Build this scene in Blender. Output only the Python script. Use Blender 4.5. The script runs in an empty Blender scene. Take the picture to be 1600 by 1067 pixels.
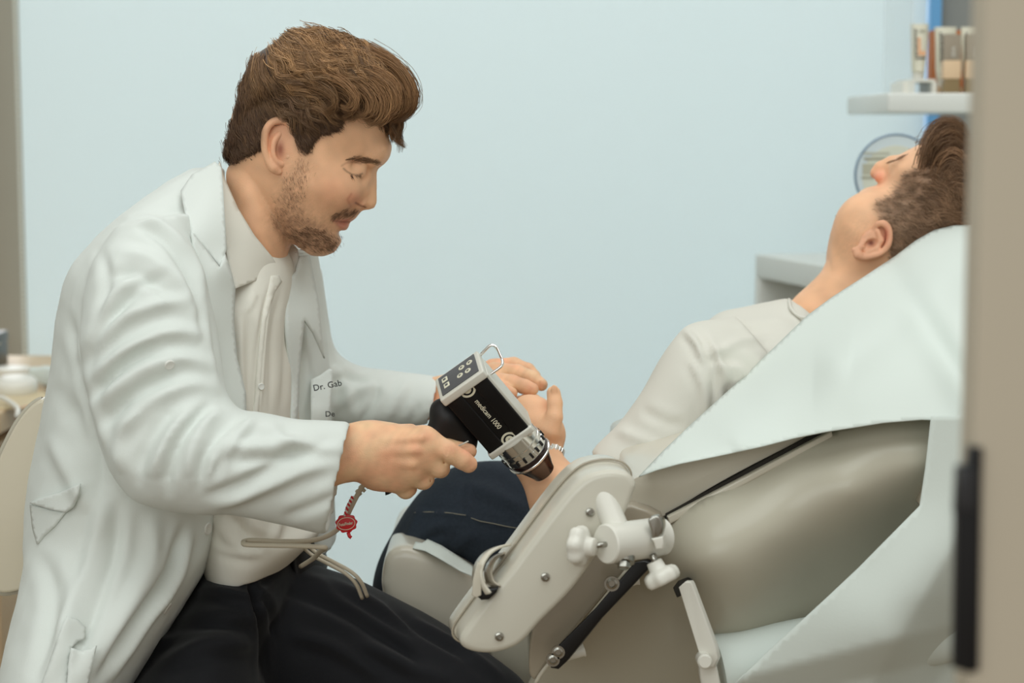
import bpy, math, random
import numpy as np
from mathutils import Vector, Matrix
from mathutils.bvhtree import BVHTree
from mathutils.geometry import delaunay_2d_cdt
C = bpy.context.scene.collection
SC = bpy.context.scene
# ---------------------------------------------------------------- camera
FPX = 2970.0; TH = math.radians(6.3); CAMZ = 1.22
cam_d = bpy.data.cameras.new('camera'); cam = bpy.data.objects.new('camera', cam_d); C.objects.link(cam)
cam_d.sensor_width = 36; cam_d.lens = FPX / 1600 * 36
cam.location = (0, 0, CAMZ); cam.rotation_euler = (math.pi/2 - TH, 0, 0)
cam_d.dof.use_dof = True; cam_d.dof.focus_distance = 2.12; cam_d.dof.aperture_fstop = 4.5
cam_d.clip_start = 0.05
SC.camera = cam
# ---------------------------------------------------------------- light
w = bpy.data.worlds.new('world'); SC.world = w; w.use_nodes = True
w.node_tree.nodes['Background'].inputs[0].default_value = (1.0, 0.93, 0.83, 1)
w.node_tree.nodes['Background'].inputs[1].default_value = 0.48
def area(name, loc, target, size, sizey, power, col=(1,1,1)):
    d = bpy.data.lights.new(name, 'AREA'); d.shape = 'RECTANGLE'; d.size = size; d.size_y = sizey
    d.energy = power; d.color = col
    o = bpy.data.objects.new(name, d); C.objects.link(o); o.location = loc
    o.rotation_euler = (Vector(target) - Vector(loc)).to_track_quat('-Z', 'Y').to_euler()
    return o
area('ceiling_panel_light', (0.2, 1.2, 2.75), (0.0, 2.2, 0.9), 2.2, 1.2, 23, (0.92, 1.0, 1.0))
area('ceiling_panel_light', (-0.2, 3.0, 2.75), (-0.2, 3.5, 0.5), 3.4, 0.8, 16, (0.95, 0.99, 1.0))
area('front_fill_light', (-0.9, -0.9, 1.95), (0.0, 3.0, 1.1), 2.6, 1.5, 28, (0.92, 1.0, 1.0))  # added softbox behind the camera, fills the front and evens the wall
area('window_daylight', (-0.1, 4.055, 1.28), (-0.1, 0, 1.28), 2.1, 2.3, 33, (0.96, 0.99, 1.0))   # daylight behind the blind
SC.view_settings.view_transform = 'Standard'; SC.view_settings.look = 'None'
SC.view_settings.gamma = 1; SC.view_settings.use_curve_mapping = False
SC.view_settings.exposure = -0.06

# ---------------------------------------------------------------- helpers
ct, st = math.cos(TH), math.sin(TH)
def P(px, py, Y):
    px = np.asarray(px, float); py = np.asarray(py, float); Y = np.asarray(Y, float)
    x = (px - 800) / FPX; v = (533.5 - py) / FPX
    dy = ct + v*st; dz = -st + v*ct
    t = Y / dy
    return np.stack(np.broadcast_arrays(x*t, Y, CAMZ + dz*t), -1)
def proj(V):
    V = np.asarray(V, float); x = V[..., 0]; y = V[..., 1]; z = V[..., 2] - CAMZ
    d = y*ct - z*st; u = y*st + z*ct
    return 800 + FPX*x/d, 533.5 - FPX*u/d
def s2l(c):
    c = np.asarray(c, float) / 255.0
    return tuple(np.where(c <= 0.04045, c/12.92, ((c+0.055)/1.055)**2.4))
MATS = {}
def mat(name, col, rough=0.5, metal=0.0, sss=0.0, spec=0.5, coat=0.0, noise=0.0, nscale=20, bump=0.0, bscale=200, attr=None, trans=0.0, emit=0.0, sheen=0.0, alpha=1.0, ior=1.45):
    if name in MATS: return MATS[name]
    m = bpy.data.materials.new(name); m.use_nodes = True; nt = m.node_tree; N = nt.nodes; L = nt.links
    b = N['Principled BSDF']; c = s2l(col)
    b.inputs['Base Color'].default_value = (*c, 1); b.inputs['Roughness'].default_value = rough
    b.inputs['Metallic'].default_value = metal; b.inputs['Specular IOR Level'].default_value = spec
    b.inputs['Coat Weight'].default_value = coat; b.inputs['Coat Roughness'].default_value = 0.12
    b.inputs['Transmission Weight'].default_value = trans; b.inputs['IOR'].default_value = ior
    b.inputs['Sheen Weight'].default_value = sheen; b.inputs['Alpha'].default_value = alpha
    if sss:
        b.inputs['Subsurface Weight'].default_value = sss; b.inputs['Subsurface Radius'].default_value = (1.0, 0.35, 0.2)
        b.inputs['Subsurface Scale'].default_value = 0.006
    if emit:
        b.inputs['Emission Color'].default_value = (*c, 1); b.inputs['Emission Strength'].default_value = emit
    tc = N.new('ShaderNodeTexCoord')
    src = None
    if attr:
        a = N.new('ShaderNodeAttribute'); a.attribute_name = attr; src = a.outputs['Color']
        L.new(src, b.inputs['Base Color'])
    if noise:
        n = N.new('ShaderNodeTexNoise'); n.inputs['Scale'].default_value = nscale; n.inputs['Detail'].default_value = 5
        L.new(tc.outputs['Object'], n.inputs['Vector'])
        r = N.new('ShaderNodeMapRange'); r.inputs['To Min'].default_value = 1-noise; r.inputs['To Max'].default_value = 1+noise
        L.new(n.outputs['Fac'], r.inputs['Value'])
        mx = N.new('ShaderNodeVectorMath'); mx.operation = 'SCALE'
        if src: L.new(src, mx.inputs[0])
        else: mx.inputs[0].default_value = c
        L.new(r.outputs['Result'], mx.inputs['Scale']); L.new(mx.outputs[0], b.inputs['Base Color'])
    if bump:
        n = N.new('ShaderNodeTexNoise'); n.inputs['Scale'].default_value = bscale; n.inputs['Detail'].default_value = 4
        L.new(tc.outputs['Object'], n.inputs['Vector'])
        bp = N.new('ShaderNodeBump'); bp.inputs['Strength'].default_value = bump; bp.inputs['Distance'].default_value = 0.002
        L.new(n.outputs['Fac'], bp.inputs['Height']); L.new(bp.outputs['Normal'], b.inputs['Normal'])
    MATS[name] = m; return m

def org(o):
    v = np.zeros(3)
    while o: v += np.array(o.location); o = o.parent
    return v
def tag(o, label=None, cat=None, group=None, kind=None):
    if label: o['label'] = label
    if cat: o['category'] = cat
    if group: o['group'] = group
    if kind: o['kind'] = kind
    return o
def empty(name, loc, label=None, cat=None, group=None):
    o = bpy.data.objects.new(name, None); C.objects.link(o); o.location = tuple(float(a) for a in loc); o.empty_display_size = 0.05
    return tag(o, label, cat, group)
def mk(name, V, Fc, m, parent=None, smooth=True, cols=None, sharp=None):
    """one mesh object from world-space vertices"""
    V = np.asarray(V, float)
    if parent is None: o0 = np.array([V[:,0].mean(), V[:,1].mean(), V[:,2].min()])
    else: o0 = org(parent)
    me = bpy.data.meshes.new(name)
    if isinstance(Fc, np.ndarray):
        n, k = Fc.shape
        me.vertices.add(len(V)); me.vertices.foreach_set('co', (V-o0).astype(np.float32).ravel())
        me.loops.add(n*k); me.loops.foreach_set('vertex_index', Fc.astype(np.int32).ravel())
        me.polygons.add(n); me.polygons.foreach_set('loop_start', (np.arange(n)*k).astype(np.int32))
        me.update(calc_edges=True); me.validate()
    else:
        me.from_pydata([tuple(v) for v in (V-o0)], [], [tuple(int(i) for i in f) for f in Fc]); me.update()
    if smooth: me.polygons.foreach_set('use_smooth', [True]*len(me.polygons))
    if sharp is not None and smooth:
        me.set_sharp_from_angle(angle=math.radians(sharp))
    if cols is not None:
        a = me.color_attributes.new('Col', 'FLOAT_COLOR', 'POINT')
        cc = np.ones((len(V), 4), np.float32); cc[:, :3] = cols; a.data.foreach_set('color', cc.ravel())
    if m: me.materials.append(m)
    o = bpy.data.objects.new(name, me); C.objects.link(o)
    if parent is None: o.location = tuple(o0)
    else: o.parent = parent
    return o
def join(parts):
    """list of (V,F) -> one (V, list F)"""
    Vs = []; Fs = []; k = 0
    for V, Fc in parts:
        Vs.append(np.asarray(V, float)); Fs += [tuple(int(i)+k for i in f) for f in Fc]; k += len(V)
    return np.concatenate(Vs), Fs
def cr(keys, sub):
    """Catmull-Rom through key rows"""
    K = np.asarray(keys, float); n = len(K); out = []
    for i in range(n-1):
        p0 = K[max(i-1, 0)] if i > 0 else 2*K[0]-K[1]; p1 = K[i]; p2 = K[i+1]; p3 = K[i+2] if i+2 < n else 2*K[-1]-K[-2]
        for j in range(sub):
            t = j/sub
            out.append(0.5*((2*p1)+(-p0+p2)*t+(2*p0-5*p1+4*p2-p3)*t*t+(-p0+3*p1-3*p2+p3)*t**3))
    out.append(K[-1]); return np.array(out)
def loft(R, cap=True, closed=True):
    """R: (m, n, 3) rings"""
    R = np.asarray(R); m, n, _ = R.shape; V = R.reshape(-1, 3); Fs = []
    for i in range(m-1):
        for j in range(n if closed else n-1):
            a = i*n+j; b = i*n+(j+1) % n
            Fs.append((a, b, b+n, a+n))
    if cap:
        V = np.concatenate([V, R[0].mean(0)[None], R[-1].mean(0)[None]]); c0 = m*n; c1 = c0+1
        for j in range(n):
            Fs.append((c0, (j+1) % n, j)); Fs.append((c1, (m-1)*n+j, (m-1)*n+(j+1) % n))
    return V, Fs
def tube_px(keys, n=40, sub=6, e=2.0, cap=True):
    """keys (ax,ay,bx,by,Y,depth): ring through pixel points a and b at depth Y, half depth 'depth'"""
    K = cr(keys, sub); R = []
    t = np.linspace(0, 2*np.pi, n, endpoint=False)
    c = np.sign(np.cos(t))*np.abs(np.cos(t))**(2/e); s = np.sign(np.sin(t))*np.abs(np.sin(t))**(2/e)
    for k in K:
        A = P(k[0], k[1], k[4]); B = P(k[2], k[3], k[4] if len(k) < 7 else k[6]); m_ = (A+B)/2; u = (B-A)/2
        R.append(m_ + np.outer(c, u) + np.outer(s, [0, -k[5], 0]))
    return loft(np.array(R), cap)
def tube(path, rad, n=12, cap=True, sub=0, flat=None):
    """round tube along world path"""
    path = np.asarray(path, float); rad = np.broadcast_to(np.asarray(rad, float), (len(path),)).copy()
    if sub:
        K = cr(np.column_stack([path, rad]), sub); path = K[:, :3]; rad = K[:, 3]
    T = np.gradient(path, axis=0); T /= np.linalg.norm(T, axis=1)[:, None]+1e-12
    up = np.array([0, 0, 1.0]) if abs(T[0][2]) < 0.9 else np.array([0, 1.0, 0])
    a = np.cross(T[0], up); a /= np.linalg.norm(a); R = []
    t = np.linspace(0, 2*np.pi, n, endpoint=False)
    for i in range(len(path)):
        a = a - T[i]*a.dot(T[i]); a /= np.linalg.norm(a); b = np.cross(T[i], a)
        R.append(path[i] + rad[i]*(np.outer(np.cos(t), a)+np.outer(np.sin(t), b)))
    return loft(np.array(R), cap)
def lathe(c, axis, prof, n=32, cap=True):
    """prof: list (distance along axis, radius)"""
    c = np.asarray(c, float); axis = np.asarray(axis, float); axis = axis/np.linalg.norm(axis)
    h = np.array([0, 0, 1.0]) if abs(axis[2]) < 0.9 else np.array([1.0, 0, 0])
    a = np.cross(axis, h); a /= np.linalg.norm(a); b = np.cross(axis, a); t = np.linspace(0, 2*np.pi, n, endpoint=False)
    R = [c+axis*z+r*(np.outer(np.cos(t), a)+np.outer(np.sin(t), b)) for z, r in prof]
    return loft(np.array(R), cap)
def box(c, hx, hy, hz, ax=None, bev=0.0):
    """box with half vectors along axes ax (3x3 rows), optional bevel"""
    ax = np.eye(3) if ax is None else np.asarray(ax, float); c = np.asarray(c, float); H = np.array([hx, hy, hz])
    import bmesh
    bm = bmesh.new(); bmesh.ops.create_cube(bm, size=2.0)
    for v in bm.verts: v.co = Vector([v.co[i]*H[i] for i in range(3)])
    if bev > 0: bmesh.ops.bevel(bm, geom=list(bm.edges), offset=bev, segments=3, profile=0.5, affect='EDGES')
    V = np.array([tuple(v.co) for v in bm.verts]) @ ax + c; Fs = [tuple(v.index for v in f.verts) for f in bm.faces]
    bm.verts.index_update(); bm.free()
    return V, Fs
def prism(A, off, bev=0.0, seg=3):
    """closed polygon A (n,3) extruded by vector off (A is the near face) with bevelled edges"""
    import bmesh
    bm = bmesh.new(); A = np.asarray(A, float); off = np.asarray(off, float)
    a = [bm.verts.new(tuple(p)) for p in A]; b = [bm.verts.new(tuple(p+off)) for p in A]
    f0 = bm.faces.new(a); f1 = bm.faces.new(b[::-1])
    n = len(A)
    for i in range(n): bm.faces.new((a[i], b[i], b[(i+1) % n], a[(i+1) % n]))
    bmesh.ops.recalc_face_normals(bm, faces=list(bm.faces))
    if bev > 0:
        ed = list(f0.edges)+list(f1.edges)
        bmesh.ops.bevel(bm, geom=ed, offset=bev, segments=seg, profile=0.5, affect='EDGES', clamp_overlap=True)
    bm.verts.index_update(); bm.verts.ensure_lookup_table()
    V = np.array([tuple(v.co) for v in bm.verts]); Fs = [tuple(v.index for v in f.verts) for f in bm.faces]; bm.free()
    return V, Fs
def smooth_poly(pts, sub=6):
    """closed Catmull-Rom"""
    K = np.asarray(pts, float); n = len(K); out = []
    for i in range(n):
        p0, p1, p2, p3 = K[i-1], K[i], K[(i+1) % n], K[(i+2) % n]
        for j in range(sub):
            t = j/sub; out.append(0.5*((2*p1)+(-p0+p2)*t+(2*p0-5*p1+4*p2-p3)*t*t+(-p0+3*p1-3*p2+p3)*t**3))
    return np.array(out)
def pdist(px, py, pts):
    """distance and parameter 0..1 to pixel polyline"""
    pts = np.asarray(pts, float); best = np.full(px.shape, 1e9); bt = np.zeros(px.shape)
    L = np.r_[0, np.cumsum(np.linalg.norm(np.diff(pts, axis=0), axis=1))]; tot = max(L[-1], 1e-9)
    for i in range(len(pts)-1):
        a = pts[i]; d = pts[i+1]-a; dd = max(d.dot(d), 1e-9)
        t = np.clip(((px-a[0])*d[0]+(py-a[1])*d[1])/dd, 0, 1)
        q = np.hypot(px-a[0]-t*d[0], py-a[1]-t*d[1]); m_ = q < best
        best = np.where(m_, q, best); bt = np.where(m_, (L[i]+t*(L[i+1]-L[i]))/tot, bt)
    return best, bt
def inpoly(px, py, pts):
    pts = np.asarray(pts, float); r = np.zeros(px.shape, bool); n = len(pts); j = n-1
    for i in range(n):
        xi, yi = pts[i]; xj, yj = pts[j]
        if yi != yj: r ^= ((yi > py) != (yj > py)) & (px < (xj-xi)*(py-yi)/(yj-yi)+xi)
        j = i
    return r
def sdpoly(px, py, pts):
    """signed distance to a closed polygon, negative inside"""
    pts = np.asarray(pts, float); d, _ = pdist(px, py, np.vstack([pts, pts[:1]]))
    return np.where(inpoly(px, py, pts), -d, d)
def vnorm(V, Fc):
    if not isinstance(Fc, np.ndarray):
        q = np.array([f if len(f) == 4 else (f[0], f[1], f[2], f[2]) for f in Fc])
    else: q = Fc
    if q.shape[1] == 3: n = np.cross(V[q[:,1]]-V[q[:,0]], V[q[:,2]]-V[q[:,0]])
    else: n = np.cross(V[q[:,2]]-V[q[:,0]], V[q[:,3]]-V[q[:,1]])
    N = np.zeros_like(V)
    for k in range(q.shape[1]):
        for a in range(3): N[:, a] += np.bincount(q[:, k], n[:, a], len(V))
    return N/(np.linalg.norm(N, axis=1)[:, None]+1e-12)
def lap(V, q, it=2, lam=0.5, w=None):
    V = V.copy(); k = q.shape[1]
    a = np.concatenate([q[:, i] for i in range(k)]); b = np.concatenate([q[:, (i+1) % k] for i in range(k)])
    I = np.r_[a, b]; J = np.r_[b, a]; cnt = np.maximum(np.bincount(I, minlength=len(V)), 1)
    for _ in range(it):
        A = np.stack([np.bincount(I, V[J, c], len(V)) for c in range(3)], -1)/cnt[:, None]
        D = lam*(A-V)
        if w is not None: D *= w[:, None]
        V += D
    return V
VIEW0 = np.array([0, 0, CAMZ])
def facing(V, N):
    d = V-VIEW0; d /= np.linalg.norm(d, axis=1)[:, None]
    return np.clip(-(d*N).sum(1)*1.6, 0, 1)
def folds(V, q, strokes, gain=1.0, trough=0.4):
    """sculpt: press ridges (amp>0) / creases (amp<0) along polylines; width in px, amp in mm"""
    N = vnorm(V, q); fc = facing(V, N); px, py = proj(V); D = np.zeros(len(V))
    for s in strokes:
        pts, wd, amp = s[0], s[1], s[2]
        pts = cr(pts, 5) if len(pts) > 2 else np.asarray(pts, float)
        d, t = pdist(px, py, pts)
        tp = np.clip(np.minimum(t, 1-t)/0.22, 0, 1)**0.7 if len(s) < 4 else (s[3](t))
        D += amp*tp*(np.exp(-(d/wd)**2)-trough*np.exp(-((d-1.7*wd)/(1.2*wd))**2))
    return V+N*(D*fc*gain*0.001)[:, None]
def wnoise(V, freq, seed, stretch=(1, 1, 1)):
    """cheap smooth pseudo noise"""
    r = np.random.RandomState(seed); out = np.zeros(len(V)); S = np.array(stretch)
    for i in range(8):
        k = r.normal(size=3)*S; k *= freq*(0.5+r.rand())/max(np.linalg.norm(k), .3)
        out += np.sin(V@k*2*np.pi + r.rand()*6.28 + 1.3*np.sin(V@np.roll(k, 1)*3.1+r.rand()*6))
    return out/4
def remesh(parts, voxel, it=2):
    V, Fs = join(parts); me = bpy.data.meshes.new('t'); me.from_pydata([tuple(v) for v in V], [], Fs)
    o = bpy.data.objects.new('t', me); C.objects.link(o); md = o.modifiers.new('r', 'REMESH'); md.mode = 'VOXEL'; md.voxel_size = voxel
    dg = bpy.context.evaluated_depsgraph_get(); e = o.evaluated_get(dg); m2 = e.to_mesh()
    n = len(m2.vertices); A = np.empty(n*3, np.float32); m2.vertices.foreach_get('co', A); A = A.reshape(-1, 3).astype(float)
    k = len(m2.loops)//max(len(m2.polygons), 1); q = np.empty(len(m2.loops), np.int32); m2.loops.foreach_get('vertex_index', q)
    q = q.reshape(-1, k); e.to_mesh_clear(); bpy.data.objects.remove(o); bpy.data.meshes.remove(me)
    return lap(A, q, it), q
def sheet(outline, ctrl, res=6, thick=0.0015, smooth_edge=0, dfn=None, on=None, off=0.002):
    """cloth/paper sheet: pixel outline, depth interpolated from control points (px,py,Y); solidified"""
    O = np.asarray(outline, float)
    if smooth_edge: O = smooth_poly(O, smooth_edge)
    # resample
    pts = []
    for i in range(len(O)):
        a = O[i]; b = O[(i+1) % len(O)]; k = max(1, int(np.hypot(*(b-a))/res))
        for j in range(k): pts.append(a+(b-a)*j/k)
    pts = np.array(pts); n = len(pts)
    x0, y0 = pts.min(0); x1, y1 = pts.max(0)
    gx, gy = np.meshgrid(np.arange(x0, x1, res), np.arange(y0, y1, res)); gx = gx+(np.arange(gx.shape[0]) % 2)[:, None]*res/2
    gx = gx.ravel(); gy = gy.ravel(); sd = sdpoly(gx, gy, pts); m_ = sd < -res*0.55
    G = np.column_stack([gx[m_], gy[m_]]); A = np.vstack([pts, G])
    vv, _, ff, *_ = delaunay_2d_cdt([Vector(p) for p in A], [(i, (i+1) % n) for i in range(n)], [], 1, 1e-4)
    vv = np.array([tuple(v) for v in vv]); ff = np.array([f for f in ff if len(f) == 3])
    c = np.asarray(ctrl, float)
    # thin plate spline
    def U(r2): return np.where(r2 > 0, r2*np.log(r2+1e-12), 0)
    X = c[:, :2]/100.; m = len(c); r2 = ((X[:, None]-X[None])**2).sum(-1); K = U(r2)+1e-3*np.eye(m)
    Pm = np.column_stack([np.ones(m), X]); A_ = np.block([[K, Pm], [Pm.T, np.zeros((3, 3))]])
    wts = np.linalg.lstsq(A_, np.r_[c[:, 2], 0, 0, 0], rcond=None)[0]
    Q = vv/100.; r2 = ((Q[:, None]-X[None])**2).sum(-1)
    Y = U(r2)@wts[:m]+np.column_stack([np.ones(len(Q)), Q])@wts[m:]
    if dfn is not None: Y = Y+dfn(vv[:, 0], vv[:, 1])
    if on is not None:     # lie on a surface
        for i in range(len(vv)):
            d = Vector(P(vv[i, 0], vv[i, 1], 1.0)-VIEW0).normalized(); h = on.ray_cast(Vector(VIEW0), d)
            if h[0] is not None: Y[i] = h[0].y-off
    V = P(vv[:, 0], vv[:, 1], Y)
    nrm = np.cross(V[ff[:, 1]]-V[ff[:, 0]], V[ff[:, 2]]-V[ff[:, 0]])
    if nrm[:, 1].mean() > 0: ff = ff[:, ::-1]
    N = vnorm(V, ff); nv = len(V)
    W = V-N*thick
    cnt = {}
    for f in ff:
        for i in range(3):
            e = (f[i], f[(i+1) % 3]); cnt[e] = 1
    rim = [(a, b) for (a, b) in cnt if (b, a) not in cnt]
    F2 = [tuple(f) for f in ff]+[tuple(f[::-1]+nv) for f in ff]
    for a, b in rim: F2 += [(b, a, a+nv), (b, a+nv, b+nv)]
    return np.vstack([V, W]), np.array(F2, np.int32)
# ---------------------------------------------------------------- implicit surfaces
class Field:
    def __init__(s, lo, hi, h):
        s.lo = np.array(lo, float); s.h = h; s.n = np.ceil((np.array(hi)-s.lo)/h).astype(int)+1
        s.ax = [s.lo[i]+h*np.arange(s.n[i]) for i in range(3)]; s.F = np.full(s.n, 0.05, np.float32)
    def sub(s, lo, hi):
        a = np.clip(np.floor((np.asarray(lo)-s.lo)/s.h).astype(int), 0, s.n); b = np.clip(np.ceil((np.asarray(hi)-s.lo)/s.h).astype(int)+1, 0, s.n)
        sl = tuple(slice(a[i], b[i]) for i in range(3))
        X = s.ax[0][sl[0]][:, None, None]; Y = s.ax[1][sl[1]][None, :, None]; Z = s.ax[2][sl[2]][None, None, :]
        return sl, X, Y, Z
    def put(s, sl, d, k, mode='add'):
        f = s.F[sl]
        if f.size == 0: return
        if mode == 'add':
            if k > 0: hh = np.maximum(k-np.abs(f-d), 0)/k; r = np.minimum(f, d)-hh*hh*k/4
            else: r = np.minimum(f, d)
        else:
            d = -d
            if k > 0: hh = np.maximum(k-np.abs(f-d), 0)/k; r = np.maximum(f, d)+hh*hh*k/4
            else: r = np.maximum(f, d)
        s.F[sl] = r
    def cone(s, a, b, r1, r2, k=0.0, mode='add', flat=None):
        a = np.asarray(a, float); b = np.asarray(b, float); m = max(r1, r2)+k+0.004
        sl, X, Y, Z = s.sub(np.minimum(a, b)-m, np.maximum(a, b)+m)
        d = b-a; dd = d.dot(d)+1e-12; px, py, pz = X-a[0], Y-a[1], Z-a[2]
        t = np.clip((px*d[0]+py*d[1]+pz*d[2])/dd, 0, 1)
        qx, qy, qz = px-t*d[0], py-t*d[1], pz-t*d[2]
        if flat is not None:   # (normal, factor>1 flattens)
            n, f = flat; n = np.asarray(n, float); n = n/np.linalg.norm(n); dt = (qx*n[0]+qy*n[1]+qz*n[2])*(f-1)
            qx = qx+dt*n[0]; qy = qy+dt*n[1]; qz = qz+dt*n[2]
        s.put(sl, np.sqrt(qx*qx+qy*qy+qz*qz)-(r1+t*(r2-r1)), k, mode)
    def chain(s, pts, rads, k=0.004, mode='add', flat=None, own=0.003):
        for i in range(len(pts)-1): s.cone(pts[i], pts[i+1], rads[i], rads[i+1], k if i == 0 else own, mode, flat)
    def ell(s, c, r, R=None, k=0.0, mode='add'):
        c = np.asarray(c, float); r = np.asarray(r, float); m = r.max()+k+0.004
        sl, X, Y, Z = s.sub(c-m, c+m); p = [X-c[0], Y-c[1], Z-c[2]]
        if R is not None: p = [p[0]*R[i][0]+p[1]*R[i][1]+p[2]*R[i][2] for i in range(3)]
        k0 = np.sqrt(sum((p[i]/r[i])**2 for i in range(3))); k1 = np.sqrt(sum((p[i]/r[i]**2)**2 for i in range(3)))+1e-9
        s.put(sl, k0*(k0-1)/k1, k, mode)
    def inflate(s, poly, Yc, H, R, k=0.0, pad=0.012, mode='add', e=2.0, Hx=None, soft=0):
        """pixel outline 'poly' in the plane y=Yc inflated to half thickness H with edge rounding R (metres)"""
        W = P(np.asarray(poly)[:, 0], np.asarray(poly)[:, 1], Yc); lo = W.min(0); hi = W.max(0)
        Hm = H if Hx is None else 0.1
        sl, X, Y, Z = s.sub([lo[0]-pad, Yc-Hm-pad, lo[2]-pad], [hi[0]+pad, Yc+Hm+pad, hi[2]+pad])
        x2, z2 = np.broadcast_arrays(X[:, 0, :], Z[:, 0, :]); pp = W[:, [0, 2]]
        sd = -sdpoly(x2, z2, pp)
        for _ in range(soft):
            q = np.pad(sd, 1, mode='edge'); sd2 = (q[:-2,1:-1]+q[2:,1:-1]+q[1:-1,:-2]+q[1:-1,2:])/4; w_ = np.clip(np.abs(sd)/0.012, 0, 1); sd = sd*(1-w_)+sd2*w_
        Hh = H if Hx is None else Hx(*proj(np.stack([x2, np.full_like(x2, Yc), z2], -1)))
        rr = 1-np.minimum(sd/R, 1); Hh = np.broadcast_to(Hh, rr.shape)
        g = ((np.abs(Y-Yc)/Hh[:, None, :])**e+np.abs(rr[:, None, :])**e)**(1/e)-1
        s.put(sl, (g*np.minimum(R, Hh)[:, None, :]).astype(np.float32), k, mode)
    def mesh(s, it=2):
        Fv = s.F; sg = Fv < 0; c = np.zeros(tuple(s.n-1), np.int8)
        for a in (0, 1):
            for b in (0, 1):
                for d in (0, 1): c += sg[a:s.n[0]-1+a, b:s.n[1]-1+b, d:s.n[2]-1+d]
        act = (c > 0) & (c < 8); I = np.argwhere(act); n = len(I); vid = np.full(act.shape, -1, np.int32); vid[act] = np.arange(n)
        cs = [(a, b, d) for a in (0, 1) for b in (0, 1) for d in (0, 1)]
        val = np.stack([Fv[I[:, 0]+a, I[:, 1]+b, I[:, 2]+d] for a, b, d in cs], 1)
        acc = np.zeros((n, 3)); cnt = np.zeros(n)
        for i in range(8):
            for j in range(i+1, 8):
                if sum(abs(cs[i][q]-cs[j][q]) for q in range(3)) != 1: continue
                vi, vj = val[:, i], val[:, j]; m_ = (vi < 0) != (vj < 0); t = np.where(m_, vi/np.where(m_, vi-vj, 1), 0)
                acc += np.where(m_[:, None], np.array(cs[i])+t[:, None]*(np.array(cs[j])-np.array(cs[i])), 0); cnt += m_
        V = s.lo+(I+acc/np.maximum(cnt, 1)[:, None])*s.h; Q = []
        for ax in range(3):
            o1, o2 = [(1, 2), (2, 0), (0, 1)][ax]; a = [slice(1, -1)]*3; a[ax] = slice(0, -1); b = list(a); b[ax] = slice(1, None)
            sa = sg[tuple(a)]; sb = sg[tuple(b)]; E = np.argwhere(sa != sb)
            ins = sa[tuple(E.T)]; G = E.copy(); G[:, o1] += 1; G[:, o2] += 1
            def cell(d1, d2): H_ = G.copy(); H_[:, o1] -= d1; H_[:, o2] -= d2; return vid[tuple(H_.T)]
            q = np.stack([cell(1, 1), cell(0, 1), cell(0, 0), cell(1, 0)], 1)
            q = np.where(ins[:, None], q, q[:, ::-1]); Q.append(q)
        Q = np.concatenate(Q); Q = Q[(Q >= 0).all(1)]
        return lap(V, Q, it), Q
def catq(parts):
    Vs = []; Qs = []; k = 0
    for V, Q in parts: Vs.append(V); Qs.append(Q+k); k += len(V)
    return np.concatenate(Vs), np.concatenate(Qs)
def strands(paths, r0, r1=None, n=3):
    """paths (S, m, 3) -> thin tapered tubes as one mesh (V, quads)"""
    Pp = np.asarray(paths, float); S, m, _ = Pp.shape; T = np.gradient(Pp, axis=1); T /= np.linalg.norm(T, axis=2)[..., None]+1e-12
    up = np.array([0.3, -0.9, 0.35]); a = np.cross(T, up); a /= np.linalg.norm(a, axis=2)[..., None]+1e-12; b = np.cross(T, a)
    s = np.linspace(0, 1, m); rad = np.asarray(r0).reshape(-1, 1)*(1-s**2.5*0.85)[None]; R = []
    for k in range(n):
        an = 2*np.pi*k/n; R.append(Pp+rad[..., None]*(math.cos(an)*a+math.sin(an)*b))
    R = np.stack(R, 2); V = R.reshape(-1, 3)
    i = np.arange(S)[:, None, None]*m*n; j = np.arange(m-1)[None, :, None]*n; kk = np.arange(n)[None, None, :]
    A = i+j+kk; B = i+j+(kk+1) % n
    Q = np.stack([A, B, B+n, A+n], -1).reshape(-1, 4)
    return V, Q
def text_mesh(body, o, ux, uy, size, depth=0.0004, bold=0.0, align='LEFT', shear=0.0, sx=1.0):
    cu = bpy.data.curves.new('txt', 'FONT'); cu.body = body; cu.size = 1.0; cu.extrude = 0.5; cu.offset = bold; cu.align_x = align; cu.shear = shear; cu.resolution_u = 3
    ob = bpy.data.objects.new('txt', cu); C.objects.link(ob); dg = bpy.context.evaluated_depsgraph_get(); me = ob.evaluated_get(dg).to_mesh()
    v = np.array([tuple(a.co) for a in me.vertices]); f = [tuple(p.vertices) for p in me.polygons]; bpy.data.objects.remove(ob); bpy.data.curves.remove(cu)
    ux = np.asarray(ux, float); ux = ux/np.linalg.norm(ux); uy = np.asarray(uy, float); uy = uy-ux*uy.dot(ux); uy /= np.linalg.norm(uy); uz = np.cross(ux, uy)
    return np.asarray(o)+v[:, :1]*size*sx*ux+v[:, 1:2]*size*uy+v[:, 2:]*depth*2*uz, f
def ribbon(path, wdir, half, thick):
    """flat band along path; wdir = width direction(s)"""
    path = np.asarray(path, float); W = np.broadcast_to(np.asarray(wdir, float), path.shape); W = W/np.linalg.norm(W, axis=1)[:, None]
    T = np.gradient(path, axis=0); T /= np.linalg.norm(T, axis=1)[:, None]; N = np.cross(T, W); N /= np.linalg.norm(N, axis=1)[:, None]
    R = np.stack([path+W*half+N*thick, path-W*half+N*thick, path-W*half-N*thick, path+W*half-N*thick], 1)
    return loft(R, True)
def screw(c, axis, r):
    c = np.asarray(c, float); axis = np.asarray(axis, float)/np.linalg.norm(axis); a = lathe(c, axis, [(0, .0001), (0, r*.35), (-r*.25, r*.4), (-r*.25, r*.45), (r*.25, r*.6), (r*.1, r*.95), (-r*.3, r)][2:], 20)
    return a
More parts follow.
